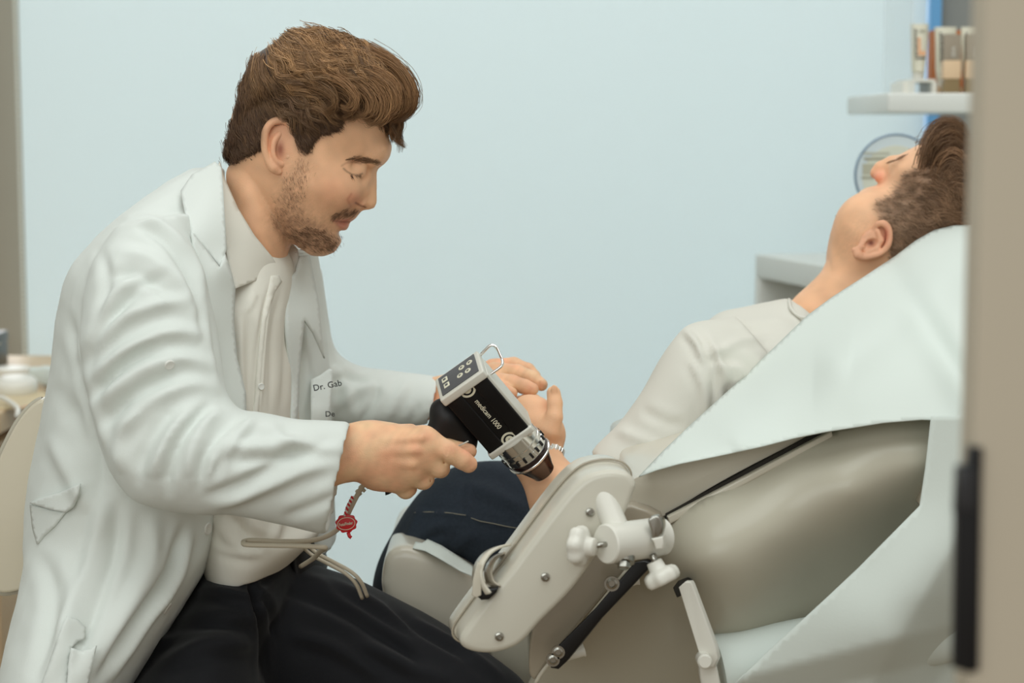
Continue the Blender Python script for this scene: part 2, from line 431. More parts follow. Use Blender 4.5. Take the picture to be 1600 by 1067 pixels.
# ================================================================ the room
M_blind = mat('pale blind', (218, 225, 226), 0.55, spec=0.25, noise=0.012, nscale=1.2)
_nt = M_blind.node_tree; _b = _nt.nodes['Principled BSDF']; _t = _nt.nodes.new('ShaderNodeBsdfTranslucent'); _m = _nt.nodes.new('ShaderNodeMixShader'); _o = _nt.nodes['Material Output']
_t.inputs[0].default_value = (*s2l((226, 235, 236)), 1); _m.inputs[0].default_value = 0.42
_nt.links.new(_b.outputs[0], _m.inputs[1]); _nt.links.new(_t.outputs[0], _m.inputs[2]); _nt.links.new(_m.outputs[0], _o.inputs[0])   # light comes through the cloth
M_wallg = mat('taupe wall', (150, 144, 130), 0.8)
M_wall = mat('white wall', (205, 212, 210), 0.8)
M_floor = mat('floor', (136, 116, 92), 0.5, noise=0.06, nscale=6)
def slab(name, x0, x1, y0, y1, z0, z1, m, kind='structure', parent=None, bev=0.0):
    V, Fs = box(((x0+x1)/2, (y0+y1)/2, (z0+z1)/2), (x1-x0)/2, (y1-y0)/2, (z1-z0)/2, bev=bev)
    o = mk(name, V, Fs, m, parent, smooth=bev > 0, sharp=35)
    if kind: o['kind'] = kind
    return o
YB = 4.0
slab('floor', -2.6, 2.6, -1.0, YB+0.1, -0.1, 0.0, M_floor)
slab('wall_back', -2.6, 2.6, YB+0.06, YB+0.16, 0.0, 2.8, M_wallg)
slab('wall_left', -2.7, -2.6, 0.5, YB+0.16, 0.0, 2.8, M_wall)
slab('wall_right', 2.6, 2.7, 0.5, YB+0.16, 0.0, 2.8, M_wall)
xb0 = float(P(36, 300, YB)[0]); xb1 = float(P(1446, 100, YB)[0])
bl = empty('roller_blind', (xb0, YB, 0.02), 'wide pale blue-white roller blind covering the back wall, bead chain down its left edge', 'blind')
t = slab('fabric', xb0+0.002, xb1, YB-0.004, YB, 0.03, 2.5, M_blind, None, bl)
V, Fs = lathe((xb0, YB, 2.5), (1, 0, 0), [(0, 0.001), (0, 0.03), (xb1-xb0, 0.03), (xb1-xb0, 0.001)], 20); mk('roller_tube', V, Fs, M_blind, bl, sharp=40)
M_bead = mat('white bead', (214, 218, 208), 0.35)
pr = []
zz = 0.62
while zz < 2.46:
    c = np.array([xb0-0.002, YB-0.016, zz]); pr.append(lathe(c-[0, 0, .0036], (0, 0, 1), [(0, .0004), (.0012, .003), (.0036, .0042), (.006, .003), (.0072, .0004)], 8))
    zz += 0.0098
pr.append(tube([(xb0-0.002, YB-0.016, 0.62), (xb0-0.002, YB-0.016, 2.46)], 0.001, 5))
V, Fs = join(pr); mk('bead_chain', V, Fs, M_bead, bl)
# blue upright and grey panel on the right behind the shelf
xs0 = float(P(1448, 100, YB)[0]); xs1 = float(P(1466, 100, YB)[0])
slab('trim_1', xs0, xs1, YB-0.02, YB+0.06, 0.0, 2.8, mat('blue trim', (104, 165, 214), 0.4))
slab('trim_2', xs1, 2.0, YB+0.02, YB+0.06, 0.0, 2.8, mat('grey panel', (140, 142, 138), 0.6))
# foreground door jamb on the right, out of focus
yj = 1.02
xj = float(P(1506, 500, yj+.03)[0])
dj = slab('door_1', xj, xj+0.11, yj, yj+0.03, 0.0, 2.3, mat('jamb paint', (192, 181, 162), 0.6))
V = P([1517, 1536, 1534, 1530, 1516, 1492, 1496, 1494, 1498, 1513], [698, 700, 760, 1048, 1052, 1045, 810, 800, 730, 728], yj-0.004)
V, Fs = prism(V, (0, 0.01, 0), 0.0008); mk('strike_plate', V, Fs, mat('black metal', (28, 28, 30), 0.35, metal=0.3), dj, sharp=30)
V = P([1500, 1526, 1524, 1499], [735, 735, 800, 800], yj-0.007)
V, Fs = prism(V, (0, 0.005, 0), 0.0008); mk('latch', V, Fs, mat('dark steel', (60, 60, 62), 0.3, metal=0.6), dj, sharp=30)
# ================================================================ doctor: head
YD = 2.22
PXM = FPX/YD
def rotx(deg):   # rows: local axes in world for a head pitched forward (in the xz plane)
    a = math.radians(deg); return np.array([[math.cos(a), 0, -math.sin(a)], [0, 1, 0], [math.sin(a), 0, math.cos(a)]])
HR = rotx(30)
SKIN = np.array(s2l((238, 187, 148)))
head_out = [(606,185),(607,215),(606,235),(602,246),(592,254),(586,266),(585,280),(580,300),(570,318),(557,328),(552,338),(544,347),(540,356),(531,361),(528,368),(527,376),(518,388),(505,393),(488,392),(466,384),(440,372),(410,352),(388,330),(372,300),(362,262),(358,225),(364,180),(380,138),(408,98),(450,70),(500,58),(550,72),(584,104),(601,145)]
def doc_H(px, py):
    # half width of the head at each place of its side view
    c = P(0, 0, 1)  # unused
    ang = math.radians(30); u = (px-480)*math.cos(ang)+(py-230)*math.sin(ang)      # forward (face) coordinate in px
    v = -(px-480)*math.sin(ang)+(py-230)*math.cos(ang)                             # down coordinate
    h = 0.077-0.024*np.clip((v-10)/150, 0, 1)**1.15
    h = h-0.013*np.clip((u-30)/110, 0, 1)**1.6
    h = h-0.006*np.exp(-((u-62)/34)**2-((v-(-20))/34)**2)                            # temple
    h = h+0.0035*np.exp(-((u-52)/30)**2-((v-45)/18)**2)                              # cheekbone
    return np.maximum(h, 0.02)
f = Field(P(330, 420, YD)-[0.01, 0.11, 0.03], P(660, 20, YD)+[0.01, 0.11, 0.01], 0.0013)
f.inflate(smooth_poly(head_out, 4), YD, 0.07, 0.082, 0, Hx=doc_H, e=2.3, soft=60)
f.inflate(smooth_poly([(605,226),(607,238),(603,249),(592,257),(570,252),(572,232)], 3), YD, 0.034, 0.014, 0.012)
f.inflate([(590,252),(583.5,262),(585,276),(586,298),(587,315),(584,324),(572,325),(562,327),(548,322),(552,300),(562,272)], YD, 0.0105, 0.009, 0.009)
f.cone(P(577, 285, YD), P(574, 313, YD), 0.006, 0.0095, 0.006)                        # dorsum and tip
for s in (-1, 1):
    f.ell(P(557, 313.5, YD+s*0.0158), (0.0110, 0.0072, 0.0095), HR, 0.002)              # ala
    f.ell(P(566, 325, YD+s*0.0078), (0.006, 0.003, 0.003), rotx(15), 0.0015, 'cut')   # nostril
    f.chain([P(549, 302, YD+s*0.0235), P(542.5, 312, YD+s*0.026), P(548, 323, YD+s*0.0225)], [0.0020, .0026, 0.0020], 0.003, 'cut')
    f.chain([P(555, 316, YD+s*0.0205), P(563, 321, YD+s*0.016), P(571, 324.5, YD+s*0.010)], [.0014, .0022, .0018], .0015, 'cut', own=.0008)
f.inflate([(562,327),(560,334),(555,341),(547,345),(538,345),(530,336),(540,322)], YD, 0.022, 0.012, 0.006)  # upper lip
f.inflate([(545,347),(545,354),(539,361),(530,362),(520,354),(524,343)], YD, 0.020, 0.009, 0.003)             # lower lip
f.inflate([(528,366),(527,377),(519,389),(505,394),(488,393),(478,380),(495,360)], YD, 0.028, 0.022, 0.016)   # chin
for s in (-1, 1):
    f.chain([P(546, 346.5, YD+s*0.004), P(538, 347, YD+s*0.018), P(523, 345, YD+s*0.0305)], [0.0011, 0.0015, 0.0018], 0.0025, 'cut')  # mouth line
    f.ell(P(535, 366, YD+s*0.010), (0.004, 0.016, 0.0022), HR, 0.006, 'cut')
    f.ell(P(560, 263, YD+s*0.038), (0.015, 0.011, 0.011), HR, 0.012, 'cut')           # socket
    f.ell(P(550, 264, YD+s*0.0352), (0.0165, 0.0138, 0.0122), rotx(20), 0.003)            # closed lid over the eye
    f.chain([P(*p, YD+s*d) for p, d in [((536,263),.050), ((542,268),.0505), ((550,272.5),.049), ((559,274),.0455), ((566,271.5),.041)]], [.0008, .0011, .0012, .0011, .0008], 0.0012, 'cut', own=.0004)
    f.chain([P(*p, YD+s*d) for p, d in [((537,258),.051), ((546,254),.0495), ((558,254),.0455), ((568,257),.038)]], [.0008, .001, .001, .0008], 0.0025, 'cut', own=.0004)
    f.ell(P(566, 247, YD+s*0.029), (0.016, 0.010, 0.0050), rotx(22), 0.010)            # brow bone
    f.ell(P(520, 290, YD+s*0.046), (0.024, 0.014, 0.016), HR, 0.02)                   # cheek
NK = [(385,225,440,300,YD,.050),(356,262,452,345,YD,.058),(356,290,456,375,YD,.060),(358,320,450,395,YD,.062),(358,350,444,412,YD,.060),(362,385,436,428,YD+.005,.055),(368,415,424,440,YD+.01,.045)]
neckm = tube_px(NK, 48, 6)
V, Q = f.mesh(2); VB, QB = remesh([neckm], 0.003, 3)
V, Q = remesh([(V, [tuple(x) for x in Q]), (VB, [tuple(x) for x in QB])], 0.0013, 1)
HEADV, HEADQ = V.copy(), Q.copy()
px, py = proj(V)
wn = np.exp(-(sdpoly(px, py, [(340,262),(395,300),(450,382),(480,392),(470,360),(420,320),(400,280),(360,240)])/10).clip(0)**2)
V = lap(V, Q, 16, 0.5, wn)
def ear(Fd, pt, sc, k=0.003):
    hel = cr([(447,244,3),(441,228,4),(452,214,4),(456,201,6),(449,191,8),(437,187.5,10),(424,192,11),(415.5,204,11),(413,220,10),(414,236,9),(419,250,7.5),(426,262,6)], 4)
    r = np.interp(np.linspace(0, 11, len(hel)), range(12), (.0012,.0026,.003,.0033,.0035,.0036,.0036,.0036,.0035,.0033,.0033,.0033))*sc
    Fd.chain([pt(*h) for h in hel], r, 0.001, own=0.0022)
    Fd.chain([pt(421,254,6), pt(428,262,5), pt(435,268,3.5)], [.0040*sc, .0052*sc, .0042*sc], 0.004)
    Fd.chain([pt(450,254,1), pt(450,244,4), pt(449,235,3)], [.0036*sc, .0036*sc, .0022*sc], 0.003)
    ah = cr([(440,257,4.5),(431,250,7),(427,236,8),(429,220,8),(438,208,6)], 4)
    Fd.chain([pt(*h) for h in ah], np.full(len(ah), .0029*sc), 0.002, own=0.002)
    Fd.ell(pt(431, 228, 2), (.0125*sc, .0050*sc, .027*sc), rotx(-6), 0.004)
    Fd.ell(pt(439, 238, 7), (.0056*sc, .0062*sc, .0095*sc), rotx(-8), 0.002, 'cut')
FE = Field(P(405, 285, YD-0.10)-[.004, 0, .004], P(470, 180, YD)+[.004, -0.045, .004], 0.0009)
yE = YD-0.068
def ept(u, v, d): return P(u, v, yE-d*0.00105)
ear(FE, ept, 1.0)
VE, QE = FE.mesh(3)
VE2 = VE.copy(); VE2[:, 1] = 2*YD-VE2[:, 1]
V, Q = catq([(V, Q), (VE, QE), (VE2, QE[:, ::-1])])
HAIR_OUT = [(347,250),(345,237),(358,200),(366,162),(379,114),(397,84),(424,57),(446,37),(480,37),(510,39),(540,48),(570,65),(607,87),(630,114),(645,151),(638,174),(615,190),(592,187),(570,177),(555,176),(536,181),(532,200),(517,207),(499,211),(486,226),(478,240),(469,230),(461,207),(454,192),(435,185),(416,196),(411,215),(405,234),(386,241),(371,252),(360,256)]
px, py = proj(V)
def soft(pts, w): return 1/(1+np.exp(np.clip(sdpoly(px, py, pts)/w, -30, 30)))
def paint(base, masks):
    c = np.tile(base, (len(px), 1))
    for m_, col, a in masks: c = c*(1-m_[:, None]*a)+np.array(s2l(col))*(m_[:, None]*a)
    return c
nz = wnoise(V, 260, 5)*0.5+wnoise(V, 90, 6)*0.5
beard = soft([(470,240),(480,240),(485,262),(474,300),(490,335),(512,338),(530,342),(518,352),(520,362),(530,364),(528,378),(518,390),(500,396),(470,388),(440,374),(415,345),(432,300),(455,262)], 7)
jaw = soft([(430,350),(455,338),(480,350),(500,356),(506,364),(528,368),(520,388),(500,395),(470,388),(440,374)], 6)
mou = soft([(518,338),(530,330),(545,326),(560,329),(557,336),(545,339),(530,342)], 2.5)
lips = soft([(521,345),(530,342),(540,341),(548,341),(552,344),(545,348),(544,355),(538,360),(530,357)], 1.3)
red = np.exp(-((px-556)/13)**2-((py-312)/11)**2)+0.5*np.exp(-((px-520)/30)**2-((py-300)/28)**2)
earr = soft([(410,190),(440,183),(460,200),(455,240),(440,275),(425,270)], 4)*(V[:, 1] < yE+0.01)
conch_shade = np.exp(-((px-438)/6.5)**2-((py-233)/13)**2)*(V[:, 1] < yE+0.004)  # shade of the ear hollow, painted into the skin colour
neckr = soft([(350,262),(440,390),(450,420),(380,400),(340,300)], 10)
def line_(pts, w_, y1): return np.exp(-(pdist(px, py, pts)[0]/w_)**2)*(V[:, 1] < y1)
lash = line_([(537,263.5),(542,268),(550,272.5),(559,274),(566,271.5)], 1.5, YD-.03); crs_shade = line_([(534,259),(541,254.5),(552,253),(564,256)], 1.6, YD-.03)  # lash line in its own dark colour; lid crease darkened as painted shade
slit_shade = line_([(556,317),(563,321),(571,324.5)], 1.7, YD-.006); alac_shade = line_([(549,303),(543,312),(548,322)], 2.2, YD-.015); mline = line_([(520,345),(530,346),(539,347),(546,347)], 1.2, YD)  # nostril slit and ala crease: shade painted into the skin
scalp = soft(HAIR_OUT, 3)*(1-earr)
cols = paint(SKIN, [(neckr, (196,140,104), .4), (red, (206,122,98), .5), (earr, (214,146,118), .4), (conch_shade, (140,76,60), .85),
    (np.clip(beard*(0.62+0.5*nz), 0, 1), (140,104,80), .5), (np.clip(jaw*(0.8+0.3*nz), 0, 1), (120,90,70), .6), (mou, (128,92,70), .6), (lips, (190,112,98), .75), (mline, (120,62,52), .6), (lash, (104,70,54), .6), (crs_shade, (176,120,92), .5), (slit_shade, (110,52,40), .75), (alac_shade, (190,112,88), .45), (scalp, (70,50,38), .9)])
cols *= (1+0.05*wnoise(V, 45, 9))[:, None]
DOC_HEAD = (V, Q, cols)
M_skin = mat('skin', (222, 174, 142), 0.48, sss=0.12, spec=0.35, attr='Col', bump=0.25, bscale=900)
# ================================================================ hair
M_hair = mat('hair', (110, 82, 58), 0.42, spec=0.35, attr='Col')
def hit_y(bvh, px, py, dflt):
    """depth Y of the surface seen through pixel points (nan-safe), near side"""
    out = np.empty(len(px)); D = P(px, py, 1.0)-VIEW0
    for i in range(len(px)):
        d = Vector(D[i]).normalized(); h = bvh.ray_cast(Vector(VIEW0), d)
        out[i] = h[0].y if h[0] is not None else np.nan
    return out
def grow(bvh, roots, flow, length, steps, wave, nclump, per, Yc, seed, lift, colfn, spread=7, rad=0.00028, r_noise=1.0, mirror=True, clumpk=0.75, bound=None):
    """clumps of strands following a direction field over the near surface; mirrored to the far side"""
    rs = np.random.RandomState(seed); allp = []; allc = []; allr = []
    for ci in range(nclump):
        x, y = roots[ci % len(roots)] if ci < len(roots) else roots[rs.randint(len(roots))]
        L = length(x, y)*(0.8+0.4*rs.rand()); st_ = L/(steps-1); g = [(x, y)]; ph = rs.rand()*6.28; am, wl = wave(x, y); am *= 0.6+0.8*rs.rand()
        for k in range(steps-1):
            dx, dy = flow(x, y); n = math.hypot(dx, dy)+1e-9; dx /= n; dy /= n; x += dx*st_; y += dy*st_
            g.append((x, y))
        g = np.array(g)
        if bound is not None:
            sdv = sdpoly(g[:, 0], g[:, 1], bound); bad = np.where((sdv > 2.5) & (g[:, 1] > 140) & (g[:, 0] < 598))[0]
            if len(bad):
                kk = max(bad[0]-1, 0.6); ii = np.linspace(0, kk, steps); g = np.stack([np.interp(ii, range(steps), g[:, q]) for q in (0, 1)], 1); L = L*kk/steps; am *= kk/steps
        T = np.gradient(g, axis=0); T /= np.linalg.norm(T, axis=1)[:, None]+1e-9; Nn = np.stack([-T[:, 1], T[:, 0]], 1)
        s = np.linspace(0, 1, steps); g = g+Nn*(am*np.sin(ph+s*L/wl*6.28)*np.minimum(1, s*2.5))[:, None]
        yy = hit_y(bvh, g[:, 0], g[:, 1], Yc)
        ok = ~np.isnan(yy)
        if not ok[0]: continue
        if not ok.all():
            li = np.where(ok)[0]; yy = np.interp(np.arange(steps), li, yy[li])
            bad = ~ok; yy[bad] = yy[bad]+(Yc-yy[bad])*0.25
        hgt = lift(g[0, 0], g[0, 1])*(0.5+rs.rand()); col = colfn(g[0, 0], g[0, 1], rs)
        for q in range(per):
            o = rs.normal(size=2)*spread*(0.5 if q % 5 else 1.0); fz = rs.normal()*0.0012*r_noise
            cl = 1-clumpk*s**1.1; jit = rs.normal(size=2)*1.3*r_noise; ph2 = rs.rand()*6.28
            pxs = g[:, 0]+o[0]*cl+jit[0]*s+np.sin(ph2+s*7)*0.6*r_noise; pys = g[:, 1]+o[1]*cl+jit[1]*s+np.cos(ph2+s*6)*0.6*r_noise
            ys = yy-(hgt*np.sin(np.pi*np.clip(s*0.9+0.05, 0, 1))+0.0006+abs(fz)*s)
            allp.append(P(pxs, pys, ys)); allc.append(col*(0.78+0.44*rs.rand())); allr.append(rad*(0.7+0.6*rs.rand()))
    A = np.array(allp); c = np.array(allc); r = np.array(allr)
    if mirror:
        B = A.copy(); B[..., 1] = 2*Yc-B[..., 1]; A = np.concatenate([A, B]); c = np.concatenate([c, c]); r = np.concatenate([r, r])
    V, Q = strands(A, r); cc = np.repeat(c, A.shape[1]*3, axis=0)
    return V, Q, cc
def pts_in(poly, n, seed, inset=0):
    rs = np.random.RandomState(seed); poly = np.asarray(poly, float); lo = poly.min(0); hi = poly.max(0); out = []
    while len(out) < n:
        p = lo+rs.rand(400, 2)*(hi-lo); sd = sdpoly(p[:, 0], p[:, 1], poly); out += [tuple(a) for a in p[sd < -inset]]
    return out[:n]
def field_dir(ctrl):
    c = np.asarray(ctrl, float)
    def fn(x, y):
        w_ = 1/((c[:, 0]-x)**2+(c[:, 1]-y)**2+150)**1.5
        return (w_*c[:, 2]).sum()/w_.sum(), (w_*c[:, 3]).sum()/w_.sum()
    return fn
# --- cap volume
inner = smooth_poly(HAIR_OUT, 4)
def capH(px, py):
    h = doc_H(px, py)+0.007
    return h+0.008*np.clip((190-py)/80, 0, 1)
capout = [(352,248),(350,237),(362,200),(371,162),(384,116),(402,87),(430,68),(452,50),(480,44),(510,45),(538,54),(567,70),(600,92),(620,115),(632,145),(622,165),(605,176),(585,178),(565,172),(540,176),(500,190),(460,186),(435,180),(413,192),(406,215),(398,232),(380,238),(365,250)]
fh = Field(P(335, 270, YD)-[0.01, 0.11, 0.03], P(660, 20, YD)+[0.01, 0.11, 0.01], 0.002)
fh.inflate(smooth_poly(capout, 4), YD, 0.075, 0.075, 0, Hx=capH, e=2.5, soft=20)
Vh, Qh = fh.mesh(3)
both = join([(Vh, [tuple(x) for x in Qh]), (DOC_HEAD[0][:len(HEADV)], [tuple(x) for x in HEADQ])])
bvh = BVHTree.FromPolygons([tuple(v) for v in both[0]], both[1])
flow = field_dir([(440,60,.5,.6),(400,80,-.5,.8),(380,120,-.35,1),(365,180,-.2,1),(355,230,.1,1),(390,220,.3,1),(400,170,.1,1),(410,130,.35,.8),
    (450,100,.8,.6),(450,150,.95,.35),(430,170,.6,.6),(500,60,.9,.35),(500,110,1,.45),(500,150,1,.4),(480,185,.55,.8),(475,220,.35,1),(520,185,.8,.5),
    (560,70,.9,.6),(560,120,.9,.5),(600,100,.75,.8),(560,160,.7,.7),(620,130,.35,1),(600,165,.2,1),(635,160,-.4,1),(460,45,1,.1),(520,45,1,.25)])
def hlen(x, y):
    if y > 195: return 20
    if y > 150 and x > 560: return 26
    if x < 400 and y > 120: return 34
    if y > 165 and x < 540: return 34
    return 78
def hwave(x, y): return (5.5, 46) if (x > 420 and y < 175) else (1.5, 40)
def hlift(x, y): return 0.009 if (x > 420 and y < 170) else 0.0025
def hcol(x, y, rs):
    top = np.clip((190-y)/110, 0, 1)*np.clip((x-370)/60, 0, 1)  # paler crown: golden tips plus light from above painted into the colour
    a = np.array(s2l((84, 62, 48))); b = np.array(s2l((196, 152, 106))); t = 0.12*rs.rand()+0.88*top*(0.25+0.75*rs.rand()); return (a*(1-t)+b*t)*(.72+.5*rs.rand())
roots = pts_in(smooth_poly(HAIR_OUT, 3), 900, 3, 1)+[(420+i*2.2, 66-i*1.1+j*4) for i in range(18) for j in range(3)]
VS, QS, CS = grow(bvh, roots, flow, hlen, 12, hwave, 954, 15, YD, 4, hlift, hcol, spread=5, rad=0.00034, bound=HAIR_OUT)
side = [p for p in roots if p[1] > 170 or p[0] < 400]
VT, QT, CT = grow(bvh, side, flow, lambda x, y: 22, 5, lambda x, y: (1, 30), 500, 12, YD, 8, lambda x, y: 0.001, hcol, spread=5, rad=0.0003, clumpk=0.3, bound=HAIR_OUT)
# front curls hanging over the forehead
curl = [[(575,95),(600,110),(618,135),(620,160),(610,178),(600,172)],[(590,90),(620,108),(640,135),(643,160),(632,178),(616,190)],[(560,110),(590,125),(604,150),(600,175),(585,186),(574,176)],
        [(540,120),(565,135),(580,155),(578,175),(562,180),(552,170)],[(580,80),(612,96),(634,118),(646,148),(640,172),(620,188)],[(520,130),(545,140),(558,158),(556,174),(540,180)],[(570,120),(597,132),(612,150),(614,172),(600,184),(588,178)],
        [(500,110),(530,118),(552,134),(560,150),(550,165),(535,160)],[(470,120),(500,130),(522,146),(524,164),(508,172)],[(600,100),(628,125),(636,150),(630,170),(612,182),(602,176)]]
rs = np.random.RandomState(11); ap = []; ac = []; ar = []
for ci, gq in enumerate(curl):
    g = cr(gq, 4); s = np.linspace(0, 1, len(g)); idx = np.linspace(0, len(g)-1, 14); g = np.stack([np.interp(idx, range(len(g)), g[:, i]) for i in (0, 1)], 1); s = np.linspace(0, 1, 14)
    for side_ in ((-1, 1) if ci in (0, 1, 4, 9) else (-1,)):
      for rep in range(3 if ci in (0, 1, 4, 9) else 2):
        y0 = YD+side_*(0.010+0.018*rep+(0.03 if side_ < 0 and ci in (3, 5, 7, 8) else 0)); cb = np.array(s2l((150, 112, 76)))*(0.6+0.6*rs.rand()); ox, oy = rs.normal(size=2)*4
        for q in range(60):
            o = rs.normal(size=2)*5.5; cl = 1-0.6*s; ph = rs.rand()*6.28
            ys = y0+rs.normal()*0.004+side_*0.012*np.sin(np.pi*s)
            if ci in (2, 3, 5, 6, 7, 8):
                hy = hit_y(bvh, g[:1, 0], g[:1, 1], YD)[0]; ys = (hy if hy == hy else y0)-0.004+rs.normal()*0.003-0.006*np.sin(np.pi*s)+rep*0.003
            ap.append(P(g[:, 0]+o[0]*cl+ox+np.sin(ph+s*6), g[:, 1]+o[1]*cl+oy+np.cos(ph+s*6), ys)); ac.append(cb*(0.75+0.5*rs.rand())); ar.append(0.00032)
VC, QC = strands(np.array(ap), np.array(ar)); CC = np.repeat(np.array(ac), 14*3, axis=0)
Vh2 = Vh; capc = np.tile(np.array(s2l((74, 54, 41))), (len(Vh), 1))*(1+0.3*wnoise(Vh, 120, 4))[:, None]
HV, HQ = catq([(Vh2, Qh), (VS, QS), (VT, QT), (VC, QC)]); HC = np.concatenate([capc, CS, CT, CC])
DOC_HAIR = (HV, HQ, HC)
# --- beard, moustache, brows, lashes as short hairs
hb = BVHTree.FromPolygons([tuple(v) for v in DOC_HEAD[0][:len(HEADV)]], [tuple(x) for x in HEADQ])
bf = field_dir([(470,250,0,1),(450,290,.2,1),(440,340,.5,.8),(470,350,.7,.7),(500,370,.8,.5),(520,380,.6,.6),(480,380,.8,.4),(550,332,-.8,.7),(535,336,-.9,.6)])
def patch(poly, n, flow_, ln, rad, col, seed, per=6, spread=3, lift=0.0004, inset=0):
    return grow(hb, pts_in(poly, n, seed, inset), flow_, lambda x, y: ln, 4, lambda x, y: (0, 30), n, per, YD, seed, lambda x, y: lift, lambda x, y, r: np.array(s2l(col))*(0.7+0.6*r.rand()), spread=spread, rad=rad, clumpk=0.2, r_noise=0.5)
bp = []
bp.append(patch([(478,352),(500,356),(507,366),(527,369),(525,380),(517,390),(500,394),(470,388),(455,378),(450,360)], 150, bf, 6, .00015, (122,92,70), 21, per=7, spread=6))
bp.append(patch([(466,252),(478,250),(480,280),(470,310),(480,345),(470,380),(440,370),(420,345),(435,300),(455,265)], 130, bf, 5, .00013, (138,106,82), 22, per=5, spread=7))
bp.append(patch([(516,344),(523,334),(538,326),(555,324),(561,329),(556,336),(545,339),(530,341)], 75, bf, 7, .00016, (136,104,80), 23, per=4, spread=2.5))
bp.append(patch([(538,250),(556,245),(572,247),(590,251),(588,257),(572,255),(556,251)], 70, field_dir([(540,248,1,-.2),(585,253,1,.3)]), 8, .00014, (138,104,78), 24, per=5, spread=2.2))
bp.append(patch([(541,268),(550,273.5),(562,273),(566,271),(562,276),(550,277)], 14, field_dir([(545,270,.3,1),(565,272,.7,.8)]), 5, .00013, (84,58,44), 25, per=3, spread=1.5, lift=.0012))
BV, BQ = catq([(a, b) for a, b, c in bp]); BC = np.concatenate([c for a, b, c in bp])
DOC_BEARD = (BV, BQ, BC)
# ================================================================ doctor: clothes
M_coat = mat('white coat cloth', (222, 227, 222), 0.85, spec=0.2, noise=0.015, nscale=8, bump=0.12, bscale=900, sheen=0.1)
M_shirt = mat('off white shirt cloth', (228, 225, 214), 0.8, spec=0.2, bump=0.08, bscale=1200)
M_trous = mat('black trouser cloth', (20, 21, 25), 0.75, spec=0.25, bump=0.2, bscale=1500, sheen=0.1)
M_btn = mat('white button', (226, 226, 220), 0.35)
tq = lambda F_: [tuple(x) for x in F_]
# --- torso + skirt of the coat (near side)
torso = tube_px([(300,262,350,262,2.24,.05),(252,292,345,300,2.24,.10),(205,328,345,350,2.24,.165),(160,372,352,395,2.235,.195),(122,420,362,440,2.23,.20),(104,490,372,500,2.225,.195),
    (95,550,380,580,2.22,.19),(78,640,386,650,2.22,.19),(58,740,386,730,2.22,.195),(52,800,370,800,2.22,.20),(54,860,345,850,2.2,.21),(44,920,316,900,2.17,.21),(30,990,262,985,2.14,.21),(20,1070,212,1062,2.12,.21),(12,1130,180,1120,2.11,.2)], 64, 5, e=2.2)
# --- near sleeve: upper arm, elbow, forearm
slv = tube_px([(185,350,300,330,2.10,.06),(142,420,312,392,2.065,.066),(128,500,326,455,2.04,.066),(132,580,342,540,2.025,.064),(150,660,352,610,2.012,.064),(172,730,372,640,2.0,.064),(215,782,400,645,1.995,.062),
    (290,800,420,648,1.995,.058),(375,806,462,655,2.0,.052),(440,819,505,657,2.01,.048),(506,833,548,660,2.02,.046),(509,823,543,669,2.02,.041),(490,810,520,674,2.02,.037),(465,800,495,677,2.01,.035)], 56, 6, e=2.1)
A, Q = remesh([torso, slv], 0.0035, 4)
px, py = proj(A)
# creases: (polyline, width px, height mm)
F1 = [
 # shoulder and armhole
 ([(205,345),(255,375),(290,420),(312,480),(318,540)], 7, -3.5), ([(215,335),(268,362),(305,410),(326,470)], 8, 3.0),
 ([(290,365),(318,440),(330,520),(340,600)], 6, 3.0), ([(318,420),(330,500),(348,580),(385,640)], 8, -5),
 # folds radiating from the armpit / elbow bend
 ([(130,560),(190,500),(250,475),(300,470)], 11, 5), ([(135,600),(200,545),(262,520),(320,525)], 12, 5.5), ([(125,548),(175,470),(225,430)], 12, 4),
 ([(145,640),(210,585),(275,560),(335,575)], 13, 5), ([(165,690),(235,630),(300,600),(345,615)], 12, 4), ([(130,575),(160,520),(215,450),(270,430)], 8, -4),
 ([(140,625),(200,565),(255,545)], 8, -4.5), ([(155,665),(215,612),(285,585)], 8, -4.5), ([(180,395),(225,400),(270,430),(300,470)], 12, 4), ([(170,430),(215,430),(262,455)], 9, -3.5),
 # elbow bunching
 ([(345,640),(320,665),(300,700),(292,745)], 8, 5), ([(372,648),(340,680),(318,720),(312,770)], 8, -5), ([(400,650),(365,685),(345,720)], 8, 4.5), ([(385,652),(352,700),(330,760)], 6, -3),
 ([(300,640),(262,690),(235,745)], 12, 5), ([(330,630),(282,680),(262,740),(262,780)], 8, -5), ([(270,640),(225,700),(215,760)], 9, -3), ([(220,640),(190,690),(190,740)], 12, 4),
 # forearm long folds
 ([(330,790),(400,768),(470,738),(530,720)], 10, 4), ([(310,775),(370,760),(450,715),(520,690)], 9, -3.5), ([(420,660),(450,690),(500,700),(540,700)], 10, 3), ([(440,810),(490,790),(532,770)], 9, -2.5),
 ([(345,700),(420,695),(480,680)], 9, 3.5), ([(360,725),(430,715),(500,705)], 7, -3),
 # back and side of the coat
 ([(105,480),(120,560),(150,680),(165,760)], 7, -4), ([(112,520),(135,610),(165,700)], 9, 3.5), ([(90,600),(118,660),(150,720),(165,800)], 16, -4), ([(75,680),(110,740),(140,800)], 14, 4),
 ([(165,760),(150,840),(125,920),(95,1010),(70,1067)], 12, 5), ([(185,780),(180,860),(150,950),(118,1050)], 10, -5), ([(240,800),(235,880),(190,960),(150,1030)], 14, 5),
 ([(290,815),(262,900),(205,980),(150,1067)], 8, -6.5), ([(300,830),(275,905),(222,985),(170,1067)], 7, 5), ([(330,812),(312,870),(260,950),(205,1040)], 10, 3),
 ([(60,860),(80,920),(72,1000),(50,1067)], 12, -3.5), ([(100,860),(110,930),(90,1010)], 12, 3),
 ([(180,330),(215,345),(260,345)], 8, 2), ([(150,380),(165,420),(160,480),(140,530)], 9, -3),
]
